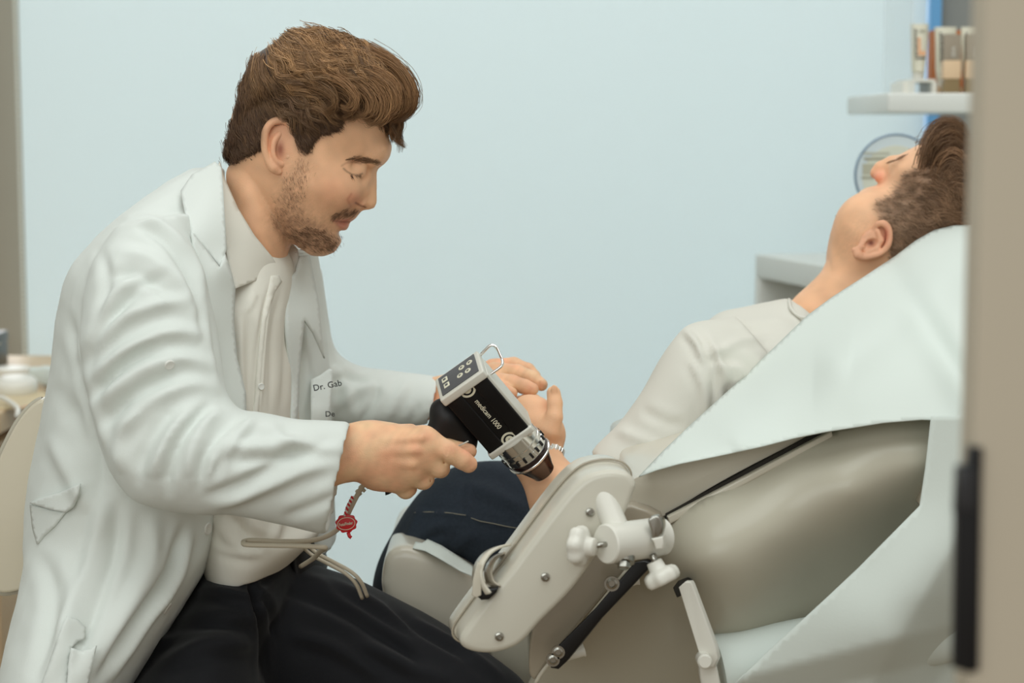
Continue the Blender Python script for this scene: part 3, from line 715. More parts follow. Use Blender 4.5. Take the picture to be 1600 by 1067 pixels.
A = folds(A, Q, F1, 1.45)
A = A+vnorm(A, Q)*(0.0011*wnoise(A, 9, 3)+0.0006*wnoise(A, 22, 5))[:, None]
A = lap(A, Q, 2)
COAT = (A, Q)
# --- shirt
S_ = tube_px([(352,310,436,385,2.235,.055),(345,365,452,398,2.24,.085),(330,420,464,425,2.25,.115),(320,480,464,470,2.25,.14),(312,560,462,550,2.25,.145),(305,640,466,640,2.25,.148),(308,740,478,740,2.25,.15),(315,800,490,795,2.25,.152),(318,850,505,822,2.25,.154),(326,888,470,862,2.25,.14)], 56, 6)
SV, SQ = remesh([S_], 0.0035, 3)
SV = folds(SV, SQ, [([(436,430),(420,480),(412,540),(407,600),(404,650)], 4, 2.2), ([(444,440),(430,500),(424,560),(420,650)], 4, -2.2), ([(428,440),(412,490),(404,545),(398,650)], 4, -1.6),
    ([(385,470),(392,540),(388,640)], 9, -3), ([(452,470),(446,540),(440,640)], 5, -4), ([(400,455),(384,490)], 6, 2), ([(375,500),(378,580),(392,650)], 7, 2.5), ([(455,520),(450,600),(452,650)], 5, 3),
    ([(340,810),(365,850),(400,868)], 9, 4), ([(355,800),(390,835),(430,850)], 8, -4), ([(380,800),(385,845),(420,868)], 6, -3), ([(440,800),(425,850)], 8, 3.5), ([(330,850),(370,865),(420,862)], 6, 3)], 1.0)
SV = SV+vnorm(SV, SQ)*(0.0012*wnoise(SV, 10, 13))[:, None]
BVHS = BVHTree.FromPolygons([tuple(v) for v in SV], [tuple(x) for x in SQ])
# --- shirt collar
c1 = sheet([(344,252),(352,280),(372,325),(398,368),(426,402),(437,422),(434,430),(424,430),(396,440),(368,451),(358,415),(350,370),(340,310),(338,270)],
    [(344,255,2.168),(360,300,2.150),(395,362,2.146),(426,402,2.170),(436,424,2.186),(368,451,2.100),(352,390,2.112),(342,310,2.128)], 5, .0022)
c2 = sheet([(437,400),(447,385),(458,381),(466,390),(468,408),(464,424),(452,436),(444,443),(438,432),(434,415)], [(440,402,2.24),(466,392,2.245),(466,420,2.235),(444,443,2.20),(437,425,2.20)], 4, .0022)
c3 = sheet([(424,431),(436,430),(441,440),(430,456),(416,500),(410,560),(404,650),(396,650),(402,560),(410,490),(420,450)], [(430,432,2.168),(436,444,2.166),(412,520,2.107),(402,650,2.098),(398,560,2.100)], 5, .0012, on=BVHS, off=.0012)
# --- coat collar, lapel and front edge (near side)
l1 = sheet([(336,252),(346,262),(349,300),(352,350),(354,388),(347,419),(338,408),(318,385),(300,366),(288,330),(282,298),(300,272)],
    [(336,255,2.150),(349,300,2.120),(353,388,2.084),(346,418,2.066),(300,366,2.066),(282,300,2.128),(315,320,2.100)], 5, .0028)
l2 = sheet([(300,362),(318,384),(344,418),(352,396),(362,425),(368,453),(366,505),(371,560),(384,612),(386,652),(362,648),(346,600),(335,540),(328,480),(318,430),(303,392)],
    [(302,365,2.060),(345,418,2.062),(353,398,2.080),(368,453,2.086),(368,520,2.083),(386,640,2.080),(350,610,2.050),(330,500,2.042),(315,420,2.046)], 5, .0028)
# --- far side of the coat
fc = tube_px([(432,384,494,388,2.33,.05),(432,430,502,432,2.34,.07),(432,500,507,500,2.34,.08),(432,600,513,590,2.34,.085),(432,680,516,680,2.34,.09),(440,780,521,780,2.34,.09),(478,850,525,850,2.34,.07)], 40, 6)
fs = tube_px([(452,440,500,420,2.40,.05),(462,520,512,500,2.42,.06),(470,600,525,548,2.42,.058),(520,668,560,572,2.42,.052),(570,672,610,579,2.41,.047),(630,668,660,584,2.40,.042),(668,664,686,589,2.39,.040),(668,656,682,596,2.395,.034),(645,654,658,602,2.40,.030),(620,653,632,606,2.403,.029)], 44, 6)
FV, FQ = remesh([fc, fs], 0.0035, 3)
FV = folds(FV, FQ, [([(470,420),(480,480),(495,520),(500,580)], 8, -3), ([(500,440),(503,520),(508,600),(512,680)], 5, -3), ([(470,500),(478,570),(482,640)], 8, 3), ([(505,520),(530,560),(560,590)], 7, 4), ([(515,600),(545,590),(580,600)], 8, -4),
    ([(520,640),(560,610),(600,600)], 9, 4), ([(600,660),(620,625),(640,590)], 8, 3), ([(560,665),(585,625),(590,590)], 7, -4), ([(640,665),(655,630)], 6, -2), ([(520,570),(540,600),(548,650)], 8, 4)], 1.0)
FV = FV+vnorm(FV, FQ)*(0.0014*wnoise(FV, 10, 15))[:, None]
p1 = sheet([(486,593),(500,586),(514,576),(520,577),(519,600),(516,640),(514,690),(487,690),(486,640)], [(486,593,2.262),(519,580,2.275),(515,690,2.262),(487,690,2.246),(500,640,2.250)], 4, .0016)
l3 = sheet([(446,442),(464,424),(470,400),(484,398),(498,470),(505,540),(508,560),(490,520),(476,500),(470,560),(466,640),(462,690),(456,690),(455,600),(447,520)], [(446,444,2.20),(470,400,2.238),(486,400,2.262),(505,540,2.262),(476,500,2.222),(466,640,2.212),(456,600,2.206)], 5, .0022)
# belt tab and pocket on the coat
BVHC = BVHTree.FromPolygons([tuple(v) for v in COAT[0]], [tuple(x) for x in COAT[1]])
b1 = sheet([(46,786),(62,778),(92,770),(126,755),(122,770),(112,792),(100,800),(78,796)], [(46,786,2.075),(126,755,2.00),(112,795,2.0),(78,796,2.03)], 4, .004, on=BVHC, off=.011)
b2 = sheet([(46,788),(80,797),(102,799),(84,822),(66,838),(57,850),(50,825)], [(46,788,2.09),(102,799,2.02),(57,850,2.09)], 4, .003, on=BVHC, off=.005)
k1 = sheet([(104,962),(122,968),(134,980),(134,998),(122,1002),(112,1012),(108,1040),(104,1080),(60,1080),(78,1030),(92,990)], [(104,962,1.985),(134,985,1.972),(108,1040,1.965),(60,1080,1.985)], 5, .003, on=BVHC, off=.006)
k2 = sheet([(112,1012),(124,1016),(142,1014),(150,1008),(146,1030),(140,1060),(136,1082),(104,1082),(107,1040)], [(112,1012,1.962),(150,1008,1.967),(136,1080,1.945),(104,1080,1.955)], 5, .003, on=BVHC, off=.014)
# --- trousers
far_leg = tube_px([(400,864,380,1100,2.25,.10),(450,868,440,1120,2.245,.10),(505,888,480,1140,2.235,.098),(560,911,525,1160,2.22,.096),(630,944,590,1195,2.205,.092),(700,983,655,1230,2.19,.088),(765,1024,720,1270,2.18,.08),(815,1066,770,1310,2.18,.07),(835,1110,790,1330,2.18,.05)], 48, 6)
near_leg = tube_px([(330,878,455,862,2.24,.13),(312,905,470,905,2.24,.15),(270,960,440,965,2.22,.17),(225,1030,420,1035,2.17,.17),(190,1110,415,1110,2.10,.17),(180,1180,420,1180,2.02,.15)], 56, 6)
hips = tube_px([(200,950,440,930,2.26,.17),(150,1040,440,1040,2.27,.19),(140,1130,440,1130,2.27,.19)], 48, 6)
TV, TQ = remesh([far_leg, near_leg, hips], 0.004, 4)
TV = folds(TV, TQ, [([(392,890),(398,930),(408,980),(412,1067)], 6, -7), ([(400,925),(420,950),(424,1000)], 6, -4), ([(470,900),(560,930),(640,980)], 10, 3.5), ([(430,920),(520,950),(620,1010),(680,1067)], 10, -4), ([(540,1000),(620,1030),(700,1067)], 12, 4), ([(450,990),(520,1010),(600,1060)], 12, 4),
    ([(300,920),(360,925),(395,935)], 9, 4), ([(260,985),(330,975),(400,985)], 10, -4), ([(240,1040),(320,1010),(400,1010)], 12, 4), ([(430,880),(425,900),(400,915)], 6, -3), ([(600,945),(660,985),(740,1030)], 7, -3), ([(640,965),(720,1010),(790,1060)], 8, 3), ([(500,905),(600,965),(650,1000)], 7, -3)], 1.7)
TV = TV+vnorm(TV, TQ)*(0.002*wnoise(TV, 9, 17))[:, None]
belt = tube_px([(450,812,492,808,2.30,.10),(450,850,500,850,2.30,.10),(452,880,510,890,2.30,.10)], 32, 4)
# --- doctor's arms and hands (one skin surface with the neck)
def hand_near():
    f = Field(P(470, 800, 2.15)-[0.0, .16, .0], P(760, 640, 2.0)+[0.02, .22, .03], 0.0014)
    w = lambda x, y, Y: P(x, y, Y)
    # forearm and wrist
    f.cone(w(480,722,2.03), w(562,705,2.04), .034, .0285, .0, flat=((0, 1, 0), 1.25))
    f.cone(w(560,705,2.04), w(605,712,2.045), .029, .031, .012, flat=((0, 1, 0), 1.4))
    # back of the hand
    f.cone(w(590,692,2.045), w(662,690,2.035), .0205, .0165, .014)
    f.cone(w(590,710,2.045), w(655,708,2.035), .021, .0165, .014)
    f.cone(w(592,728,2.05), w(645,731,2.04), .021, .0160, .014)
    f.cone(w(592,738,2.055), w(626,748,2.05), .019, .0150, .014)
    f.cone(w(575,690,2.05), w(640,680,2.075), .018, .013, .014)
    # index, straight
    f.chain([w(662,686,2.035), w(700,705,2.032), w(722,718,2.036), w(732,725,2.04)], [.0135, .0112, .0104, .0098], .007)
    # middle, ring, little: bent at the knuckle and closing round the grip
    f.chain([w(655,706,2.034), w(686,730,2.04), w(688,732,2.068), w(672,724,2.095)], [.0140, .0112, .0102, .0088], .006)
    f.chain([w(643,728,2.040), w(661,749,2.046), w(664,748,2.072), w(655,740,2.096)], [.0138, .0110, .0100, .0086], .006)
    f.chain([w(622,745,2.050), w(634,765,2.055), w(638,763,2.076), w(632,752,2.094)], [.0130, .0100, .0092, .0080], .006)
    # thumb on the far side
    f.chain([w(596,700,2.07), w(650,692,2.10), w(700,700,2.118), w(733,705,2.118)], [.015, .0125, .0105, .0088], .010)
    # knuckles, tendons, creases
    for a, b in [((600,690,2.026),(658,684,2.018)), ((600,704,2.024),(652,703,2.017)), ((604,720,2.027),(644,725,2.021))]: f.cone(w(*a), w(*b), .0022, .0030, .007)
    f.chain([w(690,714,2.02), w(694,722,2.032), w(692,734,2.04)], [.0012]*3, .002, 'cut', own=.0005)
    f.chain([w(668,738,2.024), w(674,746,2.034), w(672,756,2.045)], [.0012]*3, .002, 'cut', own=.0005)
    for x, y in [(704,696),(708,700)]: f.cone(w(x,y-2,2.022), w(x-6,y+14,2.021), .0006, .0006, .0012, 'cut')
    return f.mesh(3)
def hand_far():
    f = Field(P(600, 690, 2.45)-[0, .205, 0], P(870, 545, 2.28)+[.01, .16, .02], 0.0015); w = lambda x, y, Y: P(x, y, Y)
    f.cone(w(620,628,2.41), w(690,622,2.39), .026, .0255, .0, flat=((0, 1, 0), 1.2))
    f.cone(w(690,622,2.39), w(730,610,2.385), .027, .029, .012, flat=((0, 1, .3), 1.4))
    f.cone(w(725,600,2.39), w(775,580,2.375), .019, .014, .012); f.cone(w(725,608,2.37), w(775,588,2.34), .019, .014, .012); f.cone(w(730,618,2.35), w(775,600,2.31), .017, .013, .012)
    f.chain([w(770,574,2.38), w(803,570,2.375), w(825,578,2.365), w(836,587,2.36)], [.0110,.0096,.0086,.0072], .005)
    f.chain([w(772,580,2.345), w(808,582,2.33), w(832,591,2.32), w(846,601,2.315)], [.0115,.0100,.0092,.0080], .005)
    f.chain([w(770,594,2.31), w(800,598,2.295), w(820,604,2.288), w(832,608,2.285)], [.0112,.0098,.0090,.0078], .005)
    f.chain([w(772,604,2.29), w(788,610,2.28), w(800,614,2.275)], [.010,.0085,.007], .005)
    for x, y, Y in [(848,598,2.3075),(838,584,2.354)]: f.ell(w(x,y,Y), (.0052,.0022,.0036), rotx(40), .0012)
    f.chain([w(690,640,2.37), w(730,645,2.34), w(770,640,2.325)], [.014,.011,.0095], .01)
    return f.mesh(3)
# ================================================================ hand-held skin camera
M_black = mat('black anodised metal', (24, 23, 25), 0.32, metal=0.4, bump=0.05, bscale=600)
M_grip = mat('black rubber grip', (22, 21, 23), 0.5)
M_silv = mat('silver painted metal', (216, 214, 204), 0.4, metal=0.1)
M_chrome = mat('chrome', (240, 240, 238), 0.14, metal=1.0)
M_key = mat('grey key panel', (88, 89, 92), 0.5)
M_ink = mat('cream lettering', (226, 222, 200), 0.5)
YC = 2.11
al = math.radians(22); e_u = np.array([.79, 0, .612]); e_u /= np.linalg.norm(e_u)
wi = np.array([.612, 0, -.79]); wi /= np.linalg.norm(wi)
e_w = wi*math.cos(al)+np.array([0, math.sin(al), 0]); e_v = None
e_u = e_u*math.cos(.10)-np.array([0, math.sin(.10), 0]); e_u = e_u-e_w*e_u.dot(e_w); e_u /= np.linalg.norm(e_u); e_v = np.cross(e_w, e_u)   # w: rear -> lens, v: towards the viewer
mpp = YC/FPX
K0 = P(718, 588, YC)          # middle of the rear key plate
def D(u, v, w): return K0+e_u*u*mpp+e_v*v*mpp+e_w*w*mpp
AX = np.array([e_u, e_v, e_w])
def dbox(u, v, w, hu, hv, hw, bev=0.0): return box(D(u, v, w), hu*mpp, hv*mpp, hw*mpp, AX, bev*mpp)
cam_obj = empty('medical_camera', P(725, 700, 2.12), 'black and silver pistol-grip skin camera pointed at the lying man\'s wrist', 'camera')
V, Fs = join([dbox(0, 0, 5, 42, 35, 7.5, 3)]); mk('rear_bezel', V, Fs, M_silv, cam_obj, sharp=40)
V, Fs = dbox(0, 0, -3.2, 35, 28, 1.2, .6); kp = mk('key_panel', V, Fs, M_key, cam_obj, sharp=40)
def key(u, v, kind):
    o = D(u, v, -4.6); pr = []
    if kind == 'round':
        pr.append(lathe(o, -e_w, [(0, 0.5*mpp), (0.6*mpp, 5.2*mpp), (0, 5.6*mpp), (-.5*mpp, 5.6*mpp)], 20))
        c = D(u, v, -5.6); hm = prism([c+e_u*2.6*mpp, c+(-1.6*e_u+2.2*e_v)*mpp, c+(-1.6*e_u-2.2*e_v)*mpp], -e_w*.4*mpp)
    else:
        pr.append(box(o, 5.2*mpp, 6*mpp, .8*mpp, AX, .4*mpp)); c = D(u, v, -5.8); hm = box(c, 2.4*mpp, 2.2*mpp, .3*mpp, AX)
    V, Fs = join(pr); k = mk('key', V, Fs, M_ink, kp, sharp=40); V, Fs = hm; mk('key_symbol', V, Fs, M_key, kp, smooth=False)
for u, v in [(9,-12),(24,-11),(3,7),(18,9)]: key(u, v, 'round')
for u, v in [(-24,-11),(-23,8)]: key(u, v, 'square')
# body: three dark fluted panels between the bezels
import itertools
V, Fs = join([dbox(-1, 2, 71, 38, 26, 60, 2), dbox(25, 4, 71, 13, 26.5, 60, 2.5), dbox(-25, 4, 71, 14, 26.5, 60, 2.5)])
body_c = mk('housing', V, Fs, M_black, cam_obj, sharp=40)
V, Fs = dbox(39, 0, 71, 3.5, 27, 60, 1.5); mk('side_rail', V, Fs, M_silv, cam_obj, sharp=40)
V, Fs = join([dbox(0, 1, 135, 42, 32, 6, 3), dbox(4, 1, 142, 32, 27, 6, 3)]); mk('front_bezel', V, Fs, M_silv, cam_obj, sharp=40)
# lettering on the near face
fz = 42.6
V, Fs = text_mesh('medicam 1000', D(-2.5, 28.2, 37), e_w, e_u, 12*mpp, .0002, bold=0.004, sx=.93); mk('lettering', V, Fs, M_ink, body_c, smooth=False)
def arc(cu, cw, r, w_, a0, a1):
    t = np.radians(np.linspace(a0, a1, 16)); R = []
    for s in t:
        d = math.cos(s)*e_w+math.sin(s)*e_u; c = D(cu, 28.2, cw); a = c+d*(r-w_)*mpp; b = c+d*(r+w_)*mpp
        R.append([a, b, b+e_v*.5*mpp, a+e_v*.5*mpp])
    return loft(np.array(R))
for w0, a0 in ((13, -90), (129, 90)):
    V, Fs = join([arc(1, w0, 11.5, 1.8, a0, a0+180), arc(1, w0, 4, 2.4, a0, a0+180)]); mk('emblem', V, Fs, M_ink, body_c, smooth=False)
# hanger loop on top
lp = [D(44, -6, 8), D(64, -6, 4), D(70, -6, 8), D(71, -4, 18), D(70, 14, 24), D(64, 18, 26), D(44, 18, 26)]
lp = [D(40,-30,6), D(62,-30,2), D(69,-28,5), D(71,-20,10), D(71,4,14), D(69,12,18), D(62,16,20), D(40,16,20)]
V, Fs = tube(lp, 2.4*mpp, 10, sub=5); mk('hanger_loop', V, Fs, M_chrome, cam_obj)
# lens: chrome barrel with slots, dark cup, chrome ring
la = e_w; L0 = D(3, 0, 152)
def LL(prof, n=40): return lathe(L0, la, [(z*mpp, r*mpp) for z, r in prof], n)
V, Fs = LL([(-14, 3), (-14, 38), (4, 38), (5, 36), (6, 36), (7, 38.5), (14, 38.5), (15, 37), (16, 37), (17, 39), (26, 39), (27, 37.5), (30, 37.5), (30, 4)]); ln = mk('lens_barrel', V, Fs, M_chrome, cam_obj, sharp=30)
pr = []
a_ = np.cross(la, [0, 1, 0]); a_ /= np.linalg.norm(a_); b_ = np.cross(la, a_)
for i in range(18):
    t = i*2*math.pi/18; d = math.cos(t)*a_+math.sin(t)*b_; pr.append(box(L0+la*20*mpp+d*39*mpp, 1.5*mpp, 2.0*mpp, 4.5*mpp, [d, np.cross(la, d), la], .3*mpp))
V, Fs = join(pr); mk('grip_slot', V, Fs, M_grip, ln, smooth=False)
V, Fs = LL([(29, 3), (29, 38), (33, 38.5), (40, 37), (52, 30), (72, 22), (80, 20), (80, 3)]); mk('contact_cup', V, Fs, mat('smoked plastic', (34, 16, 18), 0.12, coat=0.5), cam_obj, sharp=40)
V, Fs = LL([(38, 34), (37, 39), (39, 40), (41, 39), (42, 33), (38, 34)]); mk('ring', V, Fs, M_chrome, cam_obj)
# pistol grip
g = Field(P(600, 780, YC)-[0, .05, 0], P(780, 620, YC)+[.02, .12, .02], 0.0016)
g.cone(P(702,652,YC+.02), P(722,684,YC+.03), .0165, .018, .0, flat=((0, 1, 0), 1.0)); g.cone(P(700,655,YC+.02), P(655,722,YC+.015), .0165, .0135, .01); g.cone(P(655,722,YC+.015), P(600,757,YC+.005), .0135, .0125, .006)
g.cone(P(690,640,YC+.02), P(725,700,YC+.03), .012, .010, .012)
V, Q_ = g.mesh(3); gp = mk('grip', V, Q_, M_grip, cam_obj)
V, Fs = tube([P(716,697,YC-.004), P(732,689,YC-.002)], .0009, 6); mk('seam', V, Fs, M_silv, gp)
# cable with strain relief
M_cable = mat('beige cable', (190, 180, 160), 0.45)
cab = [(598,752,2.09),(582,748,2.085),(568,758,2.08),(557,776,2.08),(547,796,2.08),(538,815,2.085),(524,830,2.09),(505,840,2.085),(480,845,2.07),(440,846,2.06),(400,844,2.055),(384,845,2.055),(380,848,2.045),(386,851,2.038),(420,852,2.035),(470,853,2.035),(504,855,2.04),(508,857,2.05),(500,862,2.07),(490,872,2.10),(470,885,2.13)]
V, Fs = tube([P(*c) for c in cab], .0028, 10, sub=5); mk('cable', V, Fs, M_cable, cam_obj)
pr = []
for i, s in enumerate(np.linspace(0, 1, 5)):
    c = P(582-22*s, 746+24*s, 2.084); ax = P(560, 770, 2.082)-P(582, 746, 2.084); pr.append(lathe(c, ax, [(-.0022, .003), (-.002, .0066-.0006*i), (.0012, .0064-.0006*i), (.0016, .003)], 16))
V, Fs = join(pr); mk('strain_relief', V, Fs, M_cable, cam_obj, sharp=40)
cabb = [(468,826,2.20),(470,848,2.19),(486,866,2.18),(515,882,2.16),(540,896,2.15),(556,912,2.15),(566,935,2.16)]
h = empty('loose_cable', P(500, 900, 2.16), 'two pale hoses hanging from the seated man\'s lap under his sleeve', 'cable')
for dx, dy in ((0, 0), (8, -3)):
    V, Fs = tube([P(a+dx, b+dy, c) for a, b, c in cabb], .0023, 10, sub=5); mk('hose', V, Fs, M_cable, h)
# red seal tag
M_red = mat('red glossy plastic', (206, 28, 38), 0.25, coat=0.4); M_cord = mat('red white cord', (226, 190, 190), 0.7)
tg = empty('seal_tag', P(541, 835, 2.06), 'red scalloped seal tag with white oval lettering hanging on the camera cable', 'tag')
tc = P(541, 818, 2.066); tx = np.array([.985, 0, .17]); tz = np.array([-.17, 0, .985]); t = np.linspace(0, 2*np.pi, 72, endpoint=False)
r = (17+1.0*np.cos(9*t))*2.066/FPX; V = tc+np.outer(r*np.cos(t), tx)+np.outer(r*np.sin(t)*.88, tz); V, Fs = prism(V, (0, .003, 0), .0008); tb = mk('disc', V, Fs, M_red, tg, sharp=40)
R = []
for s in t: 
    d = np.array([math.cos(s), math.sin(s)])
    for_ = [tc+tx*d[0]*a*2.066/FPX+tz*d[1]*b*2.066/FPX-[0, z, 0] for a, b, z in ((13.4, 9.2, 0), (14.4, 10.2, 0), (14.4, 10.2, .0006), (13.4, 9.2, .0006))]; R.append(for_)
R.append(R[0]); V, Fs = loft(np.array(R), cap=False); mk('oval', V, Fs, M_ink, tb, smooth=False)
V, Fs = text_mesh('FotoFinder', tc-tz*.0017-tx*.0082-[0, .0004, 0], tx, tz, .0047, .0002, bold=0.02, sx=.74); mk('lettering', V, Fs, M_ink, tb, smooth=False)
pr = []; pr2 = []
for k in range(2):
    s = np.linspace(0, 1, 30); cx = np.interp(s, [0, .6, 1], [551, 543, 539]); cy = np.interp(s, [0, .6, 1], [776, 792, 806]); pth = P(cx+1.5*np.cos(s*30+k*math.pi), cy, 2.066+.0016*np.sin(s*30+k*math.pi)); (pr if k else pr2).append(tube(pth, .0012, 6))
pth = [P(544, 832, 2.064), P(546, 838, 2.064), P(549, 840, 2.064)]; pr.append(tube(pth, .002, 6))
V, Fs = join(pr); mk('cord', V, Fs, M_red, tg); V, Fs = join(pr2); mk('cord', V, Fs, mat('white cord', (230, 225, 220), .7), tg)
# ================================================================ lying man
YP = 2.50
P_out = [(1378,286),(1351,295),(1328,319),(1313,342),(1309,365),(1311,392),(1318,410),(1345,418),(1400,425),(1460,425),(1520,400),(1545,340),(1540,270),(1515,225),(1480,208),(1455,218),(1425,232),(1400,246),(1388,256)]
fp = Field(P(1200, 600, YP)-[0, .13, 0], P(1590, 170, YP)+[.01, .13, .02], 0.002)
fp.inflate(smooth_poly(P_out, 4), YP, .076, .070, 0, e=2.2, soft=30)
fp.ell(P(1345, 350, YP-.035), (.030, .030, .034), None, .03)
fp.chain([P(1392,252,YP+.012), P(1376,262,YP+.016), P(1370,270,YP+.018)], [.007, .0085, .009], .010)     # nose beyond the cheek
fp.ell(P(1375,277,YP+.006), (.008,.008,.007), None, .005)
fp.ell(P(1388,262,YP-.03), (.006,.010,.006), None, .008, 'cut')
fp.chain([P(1362,420,YP-.01), P(1328,462,YP-.02), P(1285,500,YP-.02), P(1245,545,YP-.02)], [.060, .048, .046, .050], .03)
PV, PQ = fp.mesh(3)
npv = len(PV)
# ear (rotated: the man's crown points right)
fe = Field(P(1320, 415, YP-.12), P(1400, 335, YP-.04)+[0, 0, .0], 0.0011)
ye = YP-.074
def q_(x, y, d): return P(x, y, ye-d*.001)
he = cr([(1366,356,2),(1372,350,5),(1381,349,8),(1388,357,10),(1390,370,11),(1387,384,11),(1377,395,10),(1363,400,8),(1350,402,7),(1340,399,6)], 4)
rr = np.interp(np.linspace(0, 9, len(he)), range(10), (.002,.0030,.0036,.0038,.0036,.0036,.0036,.0036,.004,.0045))
fe.chain([q_(*a) for a in he], rr, .001, own=.002)
fe.chain([q_(1340,397,6), q_(1336,391,5)], [.0055,.0045], .004)
fe.chain([q_(1372,362,6), q_(1377,375,7), q_(1370,388,7), q_(1354,394,6)], [.0030,.0034,.0034,.003], .003, own=.003)
fe.chain([q_(1352,380,2), q_(1344,386,4)], [.004,.004], .004)
fe.ell(P(1367, 377, ye), (.021, .006, .017), rotx(-30), .004)
fe.ell(P(1361, 380, ye-.0075), (.0085,.0065,.0050), rotx(-25), .002, 'cut')
EV, EQ = fe.mesh(3); EV2 = EV.copy(); EV2[:, 1] = 2*YP-EV2[:, 1]
# arm: forearm on the armrest, hand raised, thumb up
fa = Field(P(770, 900, 2.12)-[0, .12, 0], P(1000, 590, 2.12)+[.04, .26, .04], 0.0016); w_ = lambda x, y, Y: P(x, y, Y)
fa.cone(w_(836,716,2.235), w_(882,786,2.20), .0275, .036, 0, flat=((0, 1, 0), 1.15))
fa.cone(w_(882,786,2.20), w_(945,850,2.13), .036, .043, .02)
fa.cone(w_(836,712,2.235), w_(846,680,2.245), .0265, .027, .012, flat=((0, 1, 0), 1.25))
fa.cone(w_(846,678,2.245), w_(840,648,2.256), .0245, .021, .014, flat=((.3, 1, 0), 1.2))
fa.cone(w_(832,664,2.25), w_(824,640,2.265), .020, .018, .012)
fa.chain([w_(858,672,2.225), w_(866,652,2.225), w_(867,630,2.232), w_(865,614,2.238)], [.0135,.0100,.0090,.0085], .010)
for i, (x, y) in enumerate([(812,622),(822,612),(834,612)]):
    fa.chain([w_(x+8,y+34,2.275), w_(x,y+16,2.30), w_(x-14,y+18,2.325), w_(x-20,y+28,2.32)], [.0105,.0095,.0088,.008], .006)
fa.ell(w_(866,608,2.2295), (.0052,.0016,.0062), rotx(0), .0012)
AV, AQ = fa.mesh(3)
trunk = tube_px([(1262,490,1292,520,2.46,.05),(1190,520,1270,590,2.44,.10),(1100,590,1160,680,2.44,.10),(1010,690,1050,740,2.44,.10),(960,750,975,790,2.44,.09)], 24, 4)
uarm = tube([P(1130,580,2.28), P(1050,680,2.25), P(985,780,2.22), P(950,850,2.14)], [.035,.036,.036,.036], 16, sub=3)
legp = tube([P(870,840,2.42), P(740,800,2.42), P(690,830,2.42)], [.045,.04,.035], 16, sub=3)
XV, XQ = remesh([trunk, uarm, legp], .007, 1)
MV, MQ = catq([(PV, PQ), (EV, EQ), (EV2, EQ[:, ::-1]), (AV, AQ), (XV, XQ)])
P_HAIR = [(1364,322),(1375,312),(1390,306),(1400,290),(1412,268),(1440,262),(1452,240),(1450,222),(1457,203),(1470,190),(1490,186),(1520,190),(1560,230),(1575,300),(1560,380),(1500,430),(1400,430),(1392,402),(1393,372),(1388,352),(1374,346)]
px, py = proj(MV)
nz = wnoise(MV, 200, 5)
inh = soft(P_HAIR, 4); inh[npv:] = 0
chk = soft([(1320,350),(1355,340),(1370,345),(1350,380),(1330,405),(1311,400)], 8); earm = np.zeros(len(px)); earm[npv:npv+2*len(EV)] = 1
hole_shade = np.exp(-((px-1361)/6)**2-((py-380)/5)**2)*earm; noser = np.exp(-((px-1372)/12)**2-((py-276)/12)**2)  # ear opening darkened in the skin colour as painted shade
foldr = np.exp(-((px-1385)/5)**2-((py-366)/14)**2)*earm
mcol = paint(SKIN*1.02, [(earm, (224,158,130), .5), (foldr, (190,84,66), .6), (hole_shade, (110,40,28), .95), (noser, (228,128,104), .6), (np.clip(chk*(.5+.4*nz), 0, 1), (176,138,112), .35), (inh, (140,112,90), .85)])
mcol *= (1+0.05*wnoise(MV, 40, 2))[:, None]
patient = empty('person', P(1100, 900, 2.42)*[1, 1, 0]+[0, 0, .45], 'lying man with short brown hair, white t-shirt and jeans, head at the right', 'person')
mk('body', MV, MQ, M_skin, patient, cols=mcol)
bvp = BVHTree.FromPolygons([tuple(v) for v in PV], [tuple(x) for x in PQ])
pflow = field_dir([(1375,330,.9,.25),(1400,320,.9,.3),(1420,360,.8,.5),(1400,390,.7,.7),(1450,380,.7,.6),(1450,330,.9,.3),(1420,290,.8,.1),(1450,250,.3,-.8),(1470,220,.6,-.6),(1480,260,.6,.5),(1500,300,.6,.8),(1480,200,1,.1)])
def pcol(x, y, rs):
    t = np.clip((x-1370)/90, 0, 1); a = np.array(s2l((176,146,120))); b = np.array(s2l((140,108,82))); return (a*(1-t)+b*t)*(.6+.7*rs.rand())
rts = pts_in(P_HAIR, 800, 5, 1)
rts = [p for p in rts if p[0] < 1545 and p[1] < 425]
V1, Q1, C1 = grow(bvp, rts, pflow, lambda x, y: 9 if x+y*.3 < 1540 else 34, 7, lambda x, y: (.4, 20) if x+y*.3 < 1540 else (4, 32), 800, 18, YP, 9, lambda x, y: .0008 if x+y*.3 < 1540 else .006, pcol, spread=7, rad=.00022, clumpk=.3)
# quiff over the forehead
ap = []; ac = []; rs = np.random.RandomState(5)
for g0 in [[(1450,240),(1452,218),(1462,200),(1480,190),(1500,196),(1512,215)],[(1448,250),(1456,225),(1470,208),(1490,204),(1505,218)],[(1455,262),(1462,236),(1478,220),(1498,222),(1512,240)],[(1462,280),(1468,254),(1484,238),(1502,244),(1516,262)],[(1470,300),(1478,272),(1492,258),(1508,268),(1520,290)],[(1470,320),(1484,294),(1500,282),(1514,296),(1520,320)],[(1440,262),(1446,236),(1456,214),(1472,196),(1492,188)]]:
    g = cr(g0, 4); ii = np.linspace(0, len(g)-1, 10); g = np.stack([np.interp(ii, range(len(g)), g[:, i]) for i in (0, 1)], 1); s = np.linspace(0, 1, 10)
    for sd_ in (-.055, -.03, 0, .03, .055):
        cb = np.array(s2l((146, 112, 84)))*(.6+.7*rs.rand())
        for k in range(45):
            o = rs.normal(size=2)*6*(1-.4*s[:, None])
            ap.append(P(g[:, 0]+o[:, 0], g[:, 1]+o[:, 1], YP+sd_+rs.normal()*.007-(0.02*np.sin(np.pi*s) if sd_ < 0 else 0))); ac.append(cb*(.75+.5*rs.rand()))
